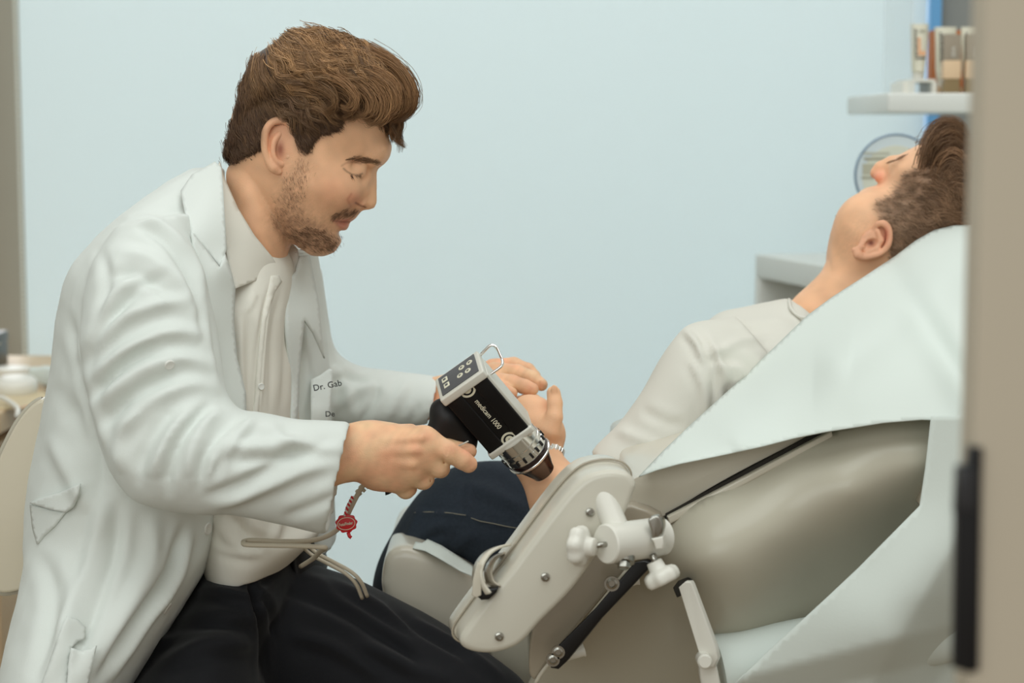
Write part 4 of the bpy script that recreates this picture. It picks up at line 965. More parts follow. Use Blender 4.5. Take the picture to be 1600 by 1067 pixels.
V2, Q2 = strands(np.array(ap), np.full(len(ap), .00034)); C2 = np.repeat(np.array(ac), 30, axis=0)
HVp, HQp = catq([(V1, Q1), (V2, Q2)]); mk('hair', HVp, HQp, M_hair, patient, cols=np.concatenate([C1, C2]))
ap = []; ac = []
for k in range(46):
    s_ = rs.rand(); x = 1384+30*s_; y = 256-12*s_; t = np.linspace(0, 1, 4); ap.append(P(x+9*t, y-4*t+rs.normal()*1.2, YP-.012-.02*rs.rand()-.002)); ac.append(s2l((122,92,70)))
V2, Q2 = strands(np.array(ap), np.full(len(ap), .0003)); mk('eyebrow', V2, Q2, M_hair, patient, cols=np.repeat(np.array(ac), 12, axis=0)); ap = []; ac = []
for k in range(30):
    y = 338+12*rs.rand(); t = np.linspace(0, 1, 4); ap.append(P(1311-6*t+rs.normal()*.6, y-2*t, YP+.005)); ac.append(s2l((100,76,58)))
V2, Q2 = strands(np.array(ap), np.full(len(ap), .0003)); mk('beard', V2, Q2, M_hair, patient, cols=np.repeat(np.array(ac), 12, axis=0))
# t-shirt
M_tee = mat('white t-shirt cotton', (218, 216, 206), 0.9, spec=.15, bump=.1, bscale=900)
ts = tube_px([(1238,466,1275,505,2.46,.07),(1222,468,1290,560,2.45,.11),(1175,480,1290,620,2.44,.15),(1115,498,1240,680,2.44,.16),(1065,570,1150,720,2.44,.15),(1005,680,1060,750,2.44,.13),(950,740,985,800,2.44,.12)], 48, 5)
sl = tube_px([(1150,495,1230,590,2.33,.08),(1085,506,1195,600,2.275,.08),(1062,520,1150,650,2.26,.072),(1030,568,1105,700,2.25,.066),(990,630,1062,745,2.24,.062),(952,675,1020,775,2.235,.058),(926,706,985,800,2.23,.054),(932,712,980,792,2.23,.048),(960,700,1010,775,2.235,.046)], 44, 5)
TSV, TSQ = remesh([ts, sl], .004, 4)
TSV = folds(TSV, TSQ, [([(1075,508),(1100,530),(1115,575),(1118,640)], 6, -4), ([(1068,512),(1090,540),(1100,570)], 6, 4.5), ([(1110,540),(1130,570),(1140,600)], 8, 4), ([(1120,550),(1160,530),(1200,525)], 8, 4), ([(1080,560),(1100,610),(1100,660)], 7, 4), ([(1100,560),(1160,560),(1190,590)], 8, -4),
    ([(1150,510),(1200,500),(1240,505)], 8, 3), ([(960,670),(1010,690),(1040,700)], 10, 3), ([(1000,640),(1040,660),(1070,665)], 9, -2.5), ([(1130,600),(1140,640),(1120,690)], 8, -4)], 1.1)
TSV = TSV+vnorm(TSV, TSQ)*(.0016*wnoise(TSV, 9, 21))[:, None]
tee = mk('t_shirt', TSV, TSQ, M_tee, patient)
V, Fs = tube([P(*a) for a in [(1233,468,2.435),(1236,482,2.385),(1248,494,2.36),(1262,497,2.345),(1276,490,2.34)]], .0022, 8, sub=5); mk('neckband', V, Fs, M_tee, tee)
M_sc = mat('pink skin of neckline', (214, 150, 122), .5)
# jeans
M_jean = mat('dark blue denim', (50, 58, 68), .85, spec=.2, noise=.25, nscale=260, bump=.25, bscale=900)
jn = tube_px([(960,760,930,940,2.42,.10),(870,728,850,930,2.42,.10),(800,722,790,915,2.42,.095),(745,723,750,900,2.42,.09),(700,735,724,880,2.42,.085),(664,762,706,868,2.42,.08),(636,795,690,868,2.42,.075),(612,835,676,886,2.42,.07),(592,874,655,920,2.43,.062),(582,915,640,960,2.44,.058),(578,990,632,1010,2.46,.055)], 48, 5)
JV, JQ = remesh([jn], .004, 3)
JV = folds(JV, JQ, [([(737,742),(730,770),(733,800),(734,805)], 4, 2.5), ([(648,800),(690,802),(732,806),(738,812)], 4, 2.2), ([(738,808),(770,818),(810,826)], 3, 2.0), ([(700,745),(760,740),(800,760)], 12, -3), ([(730,760),(790,780),(820,800)], 10, 4), ([(660,780),(640,830),(625,870)], 9, 3), ([(700,830),(660,850),(640,880)], 9, -4), ([(740,830),(700,870)], 10, 3), ([(640,790),(612,850),(596,900)], 5, 2)], 1.0)
jo = mk('jeans', JV, JQ, M_jean, patient)
bvj = BVHTree.FromPolygons([tuple(v) for v in JV], [tuple(x) for x in JQ])
def onto(bv, pts, off): 
    out = []
    for x, y in pts:
        d = Vector(P(x, y, 1.0)-VIEW0).normalized(); h_ = bv.ray_cast(Vector(VIEW0), d)
        if h_[0] is not None: out.append(np.array(h_[0])+np.array(h_[1])*off)
    return out
M_st = mat('pale seam thread', (150, 146, 130), .7)
for sp in ([(736,809),(750,814),(770,818),(790,822),(812,826)], [(648,801),(670,800),(700,801),(728,805)]):
    q = onto(bvj, sp, .0004)
    if len(q) > 2: V, Fs = tube(q, .0006, 5); mk('seam', V, Fs, M_st, jo)
# wristwatch
wt = empty('wristwatch', P(828, 716, 2.235), 'silver link wristwatch on the lying man\'s wrist under the camera lens', 'watch')
wc = P(839, 700, 2.24); wa = P(846, 680, 2.245)-P(836, 712, 2.235); wa /= np.linalg.norm(wa)
h0 = np.cross(wa, [0, 1, 0]); h0 /= np.linalg.norm(h0); h1 = np.cross(wa, h0); pr = []
N_ = 30
for i in range(N_):
    t = 2*math.pi*i/N_; d = math.cos(t)*h0*.0315+math.sin(t)*h1*.0262; nd = d/np.linalg.norm(d); pr.append(box(wc+d, .0016, .0034, .0070, [nd, np.cross(wa, nd), wa], .0007))
V, Fs = join(pr); mk('bracelet', V, Fs, M_chrome, wt, sharp=40)
V, Fs = lathe(wc+h0*.034, h0, [(-.003, .001), (-.003, .014), (.002, .0145), (.004, .013), (.004, .001)], 28); mk('case', V, Fs, M_chrome, wt, sharp=40)
# doctor's-side paper: sheet draped over the backrest
M_paper = mat('white crepe paper', (216, 224, 218), .9, spec=.15, bump=.05, bscale=300, noise=.01, nscale=5)
ps = empty('paper_sheet', P(1300, 900, 2.1), 'white exam paper draped over the backrest and hanging down at the right', 'paper sheet')
def psf(x, y):
    return .010*np.sin((x+y*.6)/60.)*np.exp(-((x-1200)/200)**2)-.034*np.exp(-(((x-1300)*.6+(y-560)*.8)/40)**2)*np.clip((x-1270)/60, 0, 1)+.030*np.exp(-(((x-1440)*.8-(y-500)*.5)/26)**2)
s1 = sheet([(998,744),(1035,705),(1080,662),(1120,626),(1160,590),(1212,540),(1262,492),(1300,464),(1350,432),(1400,399),(1430,376),(1460,359),(1490,352),(1560,350),(1580,400),(1580,655),(1490,657),(1440,655),(1380,660),(1330,668),(1290,674),(1240,684),(1190,697),(1150,706),(1100,716),(1060,724),(1025,734)],
    [(998,744,1.985),(1080,662,2.10),(1160,590,2.20),(1262,492,2.29),(1400,399,2.38),(1490,352,2.42),(1560,360,2.42),(1560,650,1.95),(1440,655,1.94),(1330,668,1.945),(1240,684,1.95),(1150,706,1.955),(1060,724,1.965),(1300,640,1.965),(1150,690,1.965),(1300,560,2.05),(1200,620,2.06),(1420,520,2.09),(1500,500,2.08)], 5, .0012, dfn=psf)
mk('cover_sheet', *s1, M_paper, ps)
s2 = sheet([(1455,650),(1580,650),(1580,1100),(1385,1100),(1300,1085),(1145,1072),(1200,1018),(1290,935),(1340,888),(1437,790),(1446,730)], [(1455,655,1.928),(1560,655,1.935),(1446,730,1.922),(1437,790,1.915),(1340,888,1.905),(1145,1072,1.91),(1300,1040,1.90),(1395,1000,1.885),(1440,930,1.89),(1480,870,1.90),(1480,1000,1.93),(1560,1080,1.96)], 8, .0012, dfn=lambda x, y: .03*np.clip(((x-1480)*.94+(y-870)*.55)/60, 0, 1.5)+.035*np.clip(((y-1000)-(x-1395)*(-.25))/50, 0, 1))
mk('hanging_strip', *s2, M_paper, ps)
# ================================================================ treatment chair
M_shell = mat('beige grey moulded shell', (186, 181, 164), .35, spec=.4, coat=.15, noise=.02, nscale=4)
M_vinyl = mat('cream vinyl', (206, 200, 184), .28, spec=.5, coat=.4, bump=.05, bscale=80)
M_taup = mat('taupe vinyl under clear wrap', (168, 158, 140), .25, coat=.5, bump=.25, bscale=26)
M_plw = mat('white plastic', (226, 224, 214), .32)
M_blk = mat('black painted steel', (16, 16, 18), .3)
M_steel = mat('steel', (170, 168, 160), .25, metal=1.0)
M_dark = mat('dark gap shade', (40, 36, 30), .8)  # dark tone standing in for shade in the cushion gap; also fills the slot
ch = empty('treatment_chair', P(1100, 1000, 2.2)*[1, 1, 0], 'cream and grey reclined treatment chair carrying the lying man, with jointed armrest', 'chair')
def pr_px(pts, Y, off, bev=.004, sub=4, seg=4):
    p = smooth_poly(pts, sub) if sub else np.array(pts, float); return prism(P(p[:, 0], p[:, 1], Y), off, bev, seg)
# backrest shell
shl = sheet([(1040,812),(1120,768),(1200,725),(1290,678),(1360,650),(1470,640),(1600,660),(1600,1150),(1000,1180),(800,1160),(815,1090),(838,1046),(880,1000),(985,882),(1030,850)],
    [(1042,815,1.995),(1160,750,1.99),(1290,678,1.99),(1470,645,1.985),(1072,886,1.955),(1200,830,1.945),(1330,770,1.94),(1440,725,1.945),(1590,690,1.96),(1120,1000,2.00),(1280,900,2.0),(1430,820,2.0),(1560,840,2.02),(1250,1020,2.05),(1400,1000,2.06),(1050,850,1.975),(1000,900,2.035),(930,960,2.085),(860,1040,2.13),(960,1060,2.12),(1060,960,2.03),(1100,1100,2.13),(900,1150,2.18),(1400,1140,2.16)], 9, .012)
mk('back_shell', *shl, M_shell, ch)
V, Fs = pr_px([(1050,850),(1300,740),(1560,710),(1560,900),(1300,1060),(1100,1150),(860,1120),(900,1040),(1000,930)], 2.20, (0, .30, 0), .03, 3); mk('back_panel', V, Fs, M_shell, ch)
V, Fs = pr_px([(984,756),(1004,742),(1050,728),(1150,698),(1290,660),(1330,648),(1330,652),(1300,664),(1180,724),(1100,768),(1042,804),(1026,808),(1000,806),(986,792)], 2.0, (0, .40, 0), .012, 3, 5); mk('back_cushion', V, Fs, M_vinyl, ch, sharp=50)
V, Fs = pr_px([(1040,804),(1300,662),(1304,670),(1044,812)], 1.994, (0, .1, 0), .0008, 0); mk('gap_shade_strip', V, Fs, M_dark, ch, smooth=False)  # dark strip added as the shade in the gap below the cushion
V, Fs = pr_px([(1043,808),(1170,742),(1300,673),(1302,683),(1172,753),(1046,820)], 1.984, (0, .03, 0), .002, 0); mk('edge_trim', V, Fs, M_vinyl, ch, sharp=40)
# lower cushion in its clear wrap, steel bar and spacers
lc = pr_px([(965,790),(1030,806),(1020,830),(985,880),(930,945),(880,1005),(852,1040),(838,1062),(826,1050),(828,1000),(840,966),(870,930),(930,850)], 1.975, (.03, .25, 0), .014, 3, 5); mk('seat_side_cushion', *lc, M_taup, ch, sharp=50)
V, Fs = tube([P(*a, 1.972) for a in [(836,1068),(850,1046),(880,1012),(935,946),(985,884)]], .0022, 8, sub=4); mk('piping', V, Fs, M_vinyl, ch)
V, Fs = pr_px([(990,880),(1006,876),(1018,879),(1014,888),(940,966),(885,1034),(872,1046),(860,1044),(857,1030),(868,1012),(930,950)], 1.945, (.004, .012, 0), .002, 0); bar = mk('steel_bar', V, Fs, M_blk, ch, sharp=30)
for x, y, r_ in [(956,912,.0062),(872,1019,.0055),(864,1031,.0055)]:
    V, Fs = join([screw(P(x, y, 1.943), (0, -1, 0), r_), lathe(P(x, y, 1.944), (0, -1, 0), [(-.002, .001), (-.002, r_*1.35), (.0008, r_*1.3), (.0008, .001)], 24)]); mk('bolt', V, Fs, M_steel, bar, sharp=30)
for x, y in [(980,908),(896,1020)]:
    V, Fs = lathe(P(x, y, 1.98), (1, .15, .25), [(-.012, .001), (-.012, .0065), (.0095, .0065), (.012, .0075), (.013, .001)], 20); mk('spacer', V, Fs, M_plw, ch, sharp=40)
# seat cushion at the front
V, Fs = pr_px([(596,890),(602,868),(616,855),(640,853),(690,872),(740,900),(800,945),(850,1000),(850,1120),(790,1110),(700,1060),(620,990),(596,930)], 2.29, (0, .28, 0), 0, 3); V, Fs = remesh([(V, Fs)], .006, 14); mk('seat_cushion', V, Fs, M_vinyl, ch, sharp=60)
V, Fs = pr_px([(760,1010),(830,985),(836,1110),(790,1090)], 2.27, (0, .16, 0), .01, 0); mk('seat_frame', V, Fs, M_shell, ch, sharp=50)
sp_ = sheet([(645,856),(649,846),(660,848),(668,842),(690,852),(712,866),(738,884),(745,902),(720,892),(690,874),(664,860)], [(650,848,2.31),(700,860,2.30),(740,888,2.275),(690,874,2.27),(720,890,2.268)], 4, .0012); mk('seat_paper', *sp_, M_paper, ps)
# armrest: moulded shell with pad
ar = smooth_poly([(923,742),(955,735),(982,740),(995,756),(991,772),(972,815),(940,860),(895,922),(846,972),(818,1003),(795,1016),(766,1022),(738,1019),(722,1010),(720,996),(732,976),(768,928),(806,880),(866,799),(897,762)], 4)
NA = P(ar[:, 0], ar[:, 1], 1.86); offA = P(913, 845-15, 1.90)-P(925, 845, 1.86)
V, Fs = prism(NA, offA, .008, 5); arm_s = mk('armrest_shell', V, Fs, mat('armrest shell plastic', (206, 202, 188), .3, coat=.2), ch, sharp=50)
NB = NA+offA*.98; cB = NB.mean(0); NB = cB+(NB-cB)*1.03; offB = P(902, 820, 1.945)-P(915, 832, 1.90)
V, Fs = prism(NB, offB, .015, 6); mk('armrest_pad', V, Fs, M_vinyl, ch, sharp=60)
rimp = cB+(NB-cB)*1.004+offB*.03; V, Fs = tube(np.vstack([rimp, rimp[:1]]), .0012, 6, cap=False); mk('piping', V, Fs, M_taup, ch)
for x, y in [(852,902),(780,995),(922,801)]:
    V, Fs = screw(P(x, y, 1.858), (0, -1, 0), .0045); mk('screw', V, Fs, M_steel, arm_s, sharp=30)
# strap with buckle
bd = P(0, 0, 2)
band = [(792,852,1.90),(776,856,1.885),(761,865,1.872),(750,880,1.862),(746,897,1.857),(750,914,1.855),(760,928,1.853)]
V, Fs = ribbon(cr([P(*a) for a in band], 5), (-.35, .75, -.25), .011, .0014); st_ = mk('strap', V, Fs, M_vinyl, ch)
V, Fs = ribbon(cr([P(*a) for a in [(790,862,1.93),(772,872,1.90),(763,890,1.88),(766,908,1.872),(778,917,1.868)]], 5), (-.35, .75, -.25), .008, .0012); mk('strap_end', V, Fs, M_taup, st_)
V, Fs = pr_px([(746,878),(752,884),(752,930),(744,934),(737,930),(739,905)], 1.848, (0, .004, 0), .001, 0); mk('strap_tab', V, Fs, M_vinyl, st_, sharp=40)
V, Fs = pr_px([(750,915),(762,921),(779,918),(776,926),(764,937),(752,938),(745,932)], 1.852, (0, .012, 0), .002, 0); mk('buckle', V, Fs, M_blk, st_, sharp=40)
# post, clamp and lobed knobs
V, Fs = lathe(P(938, 765, 1.875), P(968, 836, 1.85)-P(938, 765, 1.875), [(0, .001), (0, .0135), (.03, .0125), (.058, .0125), (.058, .001)], 32); mk('post', V, Fs, M_plw, ch, sharp=40)
cA = P(946, 850, 1.835); cBx = P(1034, 838, 1.88); ax_ = cBx-cA; Lc = np.linalg.norm(ax_)
V, Fs = lathe(cA, ax_, [(0, .001), (0, .0185), (.0015, .0198), (Lc*.88, .0198), (Lc*.9, .0190), (Lc, .0190), (Lc, .001)], 40); clamp = mk('clamp', V, Fs, M_plw, ch, sharp=40)
V, Fs = pr_px([(1012,812),(1024,806),(1034,812),(1036,826),(1030,842),(1020,846),(1016,830)], 1.842, (.004, .012, 0), .003, 3); mk('bracket', V, Fs, M_steel, clamp, sharp=40)
V, Fs = pr_px([(1017,842),(1036,838),(1037,849),(1036,858),(1024,859),(1021,848)], 1.840, (.004, .012, 0), .002, 0); mk('bracket_foot', V, Fs, M_plw, clamp, sharp=40)
V, Fs = join([lathe(P(975, 877, 1.838), (-.1, -.5, -.8), [(-.006, .001), (-.006, .0105), (.001, .0105), (.002, .0085), (.002, .001)], 24), lathe(P(975, 879, 1.834), (-.1, -.5, -.8), [(0, .001), (0, .0062), (.0055, .0062), (.0065, .005), (.0065, .001)], 6)]); mk('bolt', V, Fs, M_steel, clamp, sharp=30)
def knob(c, axis, boss, r=.0185, name='knob'):
    axis = np.asarray(axis, float)/np.linalg.norm(axis); h = np.cross(axis, [0, .3, 1]); h /= np.linalg.norm(h); k = np.cross(axis, h); R = []
    t = np.linspace(0, 2*np.pi, 84, endpoint=False); lobes = 1+.055*np.cos(7*t)
    for z, s, l in [(-.0062, .05, 0), (-.0066, .45, 0), (-.0052, .58, .2), (-.0066, .74, .7), (-.0064, .90, 1), (-.0035, 1.0, 1), (.001, 1.02, 1), (.005, .96, 1), (.0075, .80, .8), (.0085, .60, .3), (.0095, .50, 0), (boss, .46, 0), (boss+.0012, .42, 0), (boss+.0012, .05, 0)]:
        rr_ = r*s*(1+(lobes-1)*l); R.append(c+axis*z+np.outer(rr_*np.cos(t), h)+np.outer(rr_*np.sin(t), k))
    V, Fs = loft(np.array(R)); return mk(name, V, Fs, M_plw, ch, sharp=60)
kc = P(905, 853, 1.835); k1_ = knob(kc, (1, -.45, .02), .0155, .0195)
V, Fs = tube([kc+[.012, 0, 0], P(950, 850, 1.835)], .0028, 10); mk('threaded_pin', V, Fs, M_steel, k1_)
kc = P(1034, 902, 1.85); k2_ = knob(kc, (-.42, .15, .85), .0165, .0175)
V, Fs = tube([kc+np.array([-.42, .15, .85])*.012, P(1020, 866, 1.85)], .0034, 10); mk('threaded_pin', V, Fs, M_steel, k2_)
# lever and paper roll holder
V, Fs = pr_px([(1054,925),(1062,914),(1078,908),(1084,911),(1080,920),(1066,930),(1058,934)], 1.945, (0, .02, 0), .001, 0); mk('slot', V, Fs, M_dark, ch, smooth=False)
V, Fs = pr_px([(1060,918),(1070,909),(1079,909),(1082,914),(1118,1010),(1122,1028),(1116,1042),(1104,1046),(1095,1038),(1092,1022)], 1.925, (.004, .008, 0), .0015, 0); lv = mk('lever', V, Fs, M_plw, ch, sharp=40)
V, Fs = lathe(P(1100, 1031, 1.92), (0, -1, 0.1), [(-.012, .001), (-.012, .008), (.010, .0078), (.012, .006), (.012, .001)], 24); mk('pivot_pin', V, Fs, M_plw, lv, sharp=40)
V, Fs = pr_px([(1092,1028),(1100,1020),(1120,1040),(1126,1067),(1122,1120),(1096,1120),(1100,1090),(1094,1060)], 1.932, (0, .02, 0), .003, 0); mk('roll_bracket', V, Fs, M_plw, ch, sharp=40)
V, Fs = pr_px([(1438,775),(1444,758),(1460,752),(1460,795),(1440,793),(1435,785)], 1.955, (0, .02, 0), .002, 0); mk('recess', V, Fs, M_taup, ch, sharp=40)
V, Fs = pr_px([(1000,1120),(1400,1140),(1350,1700),(1050,1700)], 2.15, (0, .25, 0), .03, 0); mk('pedestal', V, Fs, M_shell, ch, sharp=60)
slabp = P(1150, 1900, 2.25); V, Fs = box((0.25, 2.3, .03), .4, .28, .03, bev=.02); mk('foot_plate', V, Fs, M_shell, ch, sharp=50)
pc = P(1120, 1048, 1.985); V, Fs = lathe(pc, (1, .12, .16), [(0, .004), (0, .022), (.001, .034), (.002, .0385), (.30, .0385), (.30, .004)], 48)
pr_ = mk('paper_roll', V, Fs, M_paper, None, sharp=40); tag(pr_, 'roll of white exam paper held behind the backrest lever at the bottom', 'paper roll')
# ================================================================ stool behind the doctor
M_vin2 = mat('glossy cream vinyl', (214, 205, 184), .18, coat=.6, spec=.5)
so = empty('doctor_chair', (float(P(-60, 900, 2.3)[0]), 2.3, 0), 'glossy cream office chair back with piping behind the seated man, at left edge', 'chair')
o2 = [(66,624),(48,634),(28,658),(10,690),(-12,740),(-30,800),(-36,870),(-20,915),(0,926),(20,925),(36,918),(46,890),(54,840),(60,780),(66,700),(72,640)]
V, Fs = pr_px(o2, 2.16, (0, .40, 0), .022, 4, 6); mk('backrest', V, Fs, M_vin2, so, sharp=60)
q = smooth_poly(o2, 4); V, Fs = tube(np.vstack([P(q[:, 0], q[:, 1], 2.178), P(q[:1, 0], q[:1, 1], 2.178)])+[0, 0, 0], .0032, 8, cap=False); mk('piping', V, Fs, mat('grey piping', (190, 184, 168), .4), so)
V, Fs = box((-.52, 2.3, .42), .24, .22, .035, bev=.03); mk('seat', V, Fs, M_vin2, so, sharp=50)
V, Fs = lathe((-.52, 2.3, .0), (0, 0, 1), [(0, .02), (0, .25), (.04, .2), (.06, .03), (.39, .025), (.39, .001)], 24); mk('stand', V, Fs, M_steel, so, sharp=40)
V, Fs = box((-.60, 2.36, .5), .02, .03, .12, bev=.005); mk('back_bracket', V, Fs, M_blk, so, sharp=40)
# ================================================================ desk at the left with its clutter
M_oak = mat('light oak', (206, 180, 144), .45, noise=.05, nscale=14)
zd = float(P(20, 556, 3.93)[2]); xr = float(P(80, 600, 3.5)[0])
dk = empty('desk', (-1.5, 3.5, 0), 'light wooden desk in the left corner behind the cream chair', 'desk')
yf = 3.12
V, Fs = box((-1.30, (3.94+yf)/2, zd-.018), .45, (3.94-yf)/2, .018, bev=.003); mk('top', V, Fs, M_oak, dk, sharp=40)
V, Fs = box((-1.30, (3.92+yf+.03)/2, zd/2-.03), .43, (3.9-yf)/2-.02, zd/2-.03, bev=.003); mk('cabinet', V, Fs, mat('shaded oak', (190, 164, 130), .5), dk, sharp=40)  # darker copy of the oak, the front's shade put into its colour
def on_desk(px_, py_):   # pixel -> point on the desk top
    d = P(px_, py_, 1.0)-VIEW0; t_ = (zd-CAMZ)/d[2]; return VIEW0+d*t_
c = on_desk(-50, 580); V, Fs = box(c+[0, .06, .032], .047, .06, .032, bev=.002); bx = empty('black_box', c+[0, .06, 0], 'small black lidded box on the desk at the left edge', 'box'); mk('base', V, Fs, M_blk, bx, sharp=40)
V, Fs = box(c+[0, .06, .058], .0485, .0615, .010, bev=.002); mk('lid', V, Fs, M_blk, bx, sharp=40)
V, Fs = ribbon([c+[-.047, -.0008, .048], c+[.048, -.0008, .048], c+[.048, .06, .048]], (0, 0, 1), .0012, .0006); mk('stitching', V, Fs, M_ink, bx, smooth=False)
c = on_desk(14, 622); V, Fs = lathe(c+[0, .04, .012], (0, -.12, 1), [(-.010, .002), (-.010, .036), (0, .040), (.012, .040), (.018, .034), (.020, .015), (.0205, .001)], 40); o = mk('white_dish', V, Fs, M_plw, None, sharp=50); tag(o, 'round white lidded pot lying on the papers of the wooden desk', 'pot')
c = on_desk(12, 592); V, Fs = lathe(c+[0, .03, .0], (0, 0, 1), [(0, .002), (0, .034), (.008, .038), (.018, .036), (.020, .001)], 40); o = mk('white_saucer', V, Fs, M_plw, None, sharp=50); tag(o, 'flat white saucer behind the round pot, in front of the black box', 'saucer')
c = on_desk(64, 606); V, Fs = pr_px([(44,592),(56,590),(68,588),(78,592),(80,612),(72,618),(60,614),(48,612)], c[1], (0, .03, 0), .006, 3); o = mk('tissue', V, Fs, M_paper, None); tag(o, 'crumpled white tissue on the desk beside the round pot', 'tissue'); 
zz = min((o.matrix_world @ v.co).z for v in o.data.vertices); o.location.z += zd-min((v.co.z for v in o.data.vertices))-o.location.z+.003
a = on_desk(20, 638); b = on_desk(78, 632); V, Fs = prism([on_desk(-10,640), on_desk(34,640), on_desk(80,634), on_desk(70,616), on_desk(20,616), on_desk(-10,618)], (0, 0, .003), 0); V = V+[0, 0, .0005]; o = mk('papers', V, Fs, mat('kraft paper', (212, 196, 162), .8), None, smooth=False); tag(o, 'tan papers with a red edge under the round pot', 'papers')
V, Fs = tube([on_desk(22,640)+[0, -.001, .0024], on_desk(80,634)+[0, -.001, .0024]], .0018, 6); mk('red_edge', V, Fs, M_red, o)
V, Fs = tube([on_desk(-20,634)+[0, 0, .01], on_desk(0,634)+[0, 0, .014], on_desk(18,638)+[0, -.01, .012], on_desk(30,645)+[0, -.01, .008], on_desk(42,650)+[0, -.06, .01]], .0045, 10, sub=5); o = mk('white_cable', V, Fs, M_plw, None); tag(o, 'thick white cable lying over the front edge of the wooden desk', 'cable')
# ================================================================ counter at the right
M_lam = mat('white laminate', (222, 224, 218), .35)
ct_ = empty('counter', P(1250, 600, 3.3)*[1, 1, 0], 'white counter with a thick top behind the lying man, at right', 'counter')
zt = float(P(1180, 397, 3.62)[2]); dirc = np.array([.25, -1, 0])/math.hypot(.25, 1); nor = np.array([1, .25, 0])/math.hypot(.25, 1)
A0 = P(1180, 397, 3.62); hL = .60; AXc = [nor, dirc, [0, 0, 1]]
V, Fs = box(A0+dirc*hL+nor*.35-[0, 0, .022], .35, hL, .022, AXc, .003); mk('top', V, Fs, M_lam, ct_, sharp=40)
V, Fs = box(A0+dirc*.012+nor*.35-[0, 0, .044+(zt-.044)/2], .35, .012, (zt-.044)/2, AXc, .001); mk('end_panel', V, Fs, M_lam, ct_, sharp=40)
V, Fs = box(A0+dirc*hL+nor*.5-[0, 0, .044+(zt-.044)/2], .012, hL, (zt-.044)/2, AXc, .001); mk('back_panel', V, Fs, M_lam, ct_, sharp=40)
V, Fs = box(A0+dirc*hL+nor*.30-[0, 0, .26], .29, hL-.02, .01, AXc, .001); mk('inner_shelf', V, Fs, M_lam, ct_, sharp=40)
# ================================================================ wall shelf with cosmetics
YS = 3.30
z0, z1 = float(P(1400, 176, YS)[2]), float(P(1400, 145, YS)[2]); xl = float(P(1387, 160, YS)[0])
sh = empty('wall_shelf', (xl+.3, YS, z0), 'white shelf at the upper right holding skin care tubes', 'shelf')
V, Fs = box((xl+.35, YS+.20, (z0+z1)/2), .35, .20, (z1-z0)/2, bev=.004); mk('board', V, Fs, M_lam, sh, sharp=40)
V, Fs = box((xl+.55, (YS+.40+YB)/2, (z0+z1)/2), .1, (YB-YS-.38)/2, .012, bev=.002); mk('bracket', V, Fs, M_lam, sh, sharp=40)
def sx(px_, Y): return float(P(px_, 145, Y)[0])
mp = YS/FPX
M_org = mat('orange brown carton', (188, 112, 62), .6); M_creamt = mat('cream tube plastic', (222, 218, 198), .4); M_pch = mat('peach print', (232, 176, 132), .6); M_dink = mat('dark print', (70, 66, 60), .6)
M_tau2 = mat('taupe carton', (150, 138, 120), .5); M_sand = mat('sand cap', (226, 196, 160), .4); M_olv = mat('olive brown glass', (140, 120, 86), .2)
M_acr = mat('clear acrylic', (225, 236, 238), .1, alpha=.22)
# acrylic riser and clear panel
V, Fs = join([box((sx(1414,YS+.06), YS+.10, z1+.115), .0025, .06, .115), box(((sx(1427,YS+.06)+sx(1460,YS+.06))/2, YS+.10, z1+.0225), (sx(1460,YS+.06)-sx(1427,YS+.06))/2, .06, .0025)]); 
ri = empty('display_riser', (sx(1440,YS+.1), YS+.1, z1), 'white and clear plastic riser under the leftmost cream tube on the shelf', 'riser')
V, Fs = box(((sx(1418,YS+.05)+sx(1460,YS+.05))/2, YS+.10, z1+.022), (sx(1460,YS+.05)-sx(1418,YS+.05))/2, .055, .0025, bev=.0005); mk('platform', V, Fs, M_plw, ri, smooth=False)
V, Fs = box((sx(1419,YS+.05), YS+.10, z1+.01), .010, .055, .01, bev=.001); mk('leg', V, Fs, M_plw, ri, smooth=False)
V, Fs = box((sx(1459,YS+.05), YS+.10, z1+.01), .004, .055, .01, bev=.001); mk('leg', V, Fs, M_plw, ri, smooth=False)
V, Fs = box((sx(1408,YS+.12), YS+.16, z1+.16), .002, .12, .16, bev=.0005); o = mk('clear_panel', V, Fs, M_acr, None, smooth=False); tag(o, 'clear upright acrylic side panel standing at the left end of the shelf', 'panel')
V, Fs = box(((sx(1457,YS+.17)+sx(1560,YS+.17))/2, YS+.20, z1+.058), (sx(1560,YS+.17)-sx(1457,YS+.17))/2, .02, .058, bev=.001); o = mk('orange_carton', V, Fs, M_org, None, smooth=False); tag(o, 'orange brown carton behind the tubes on the shelf', 'carton')
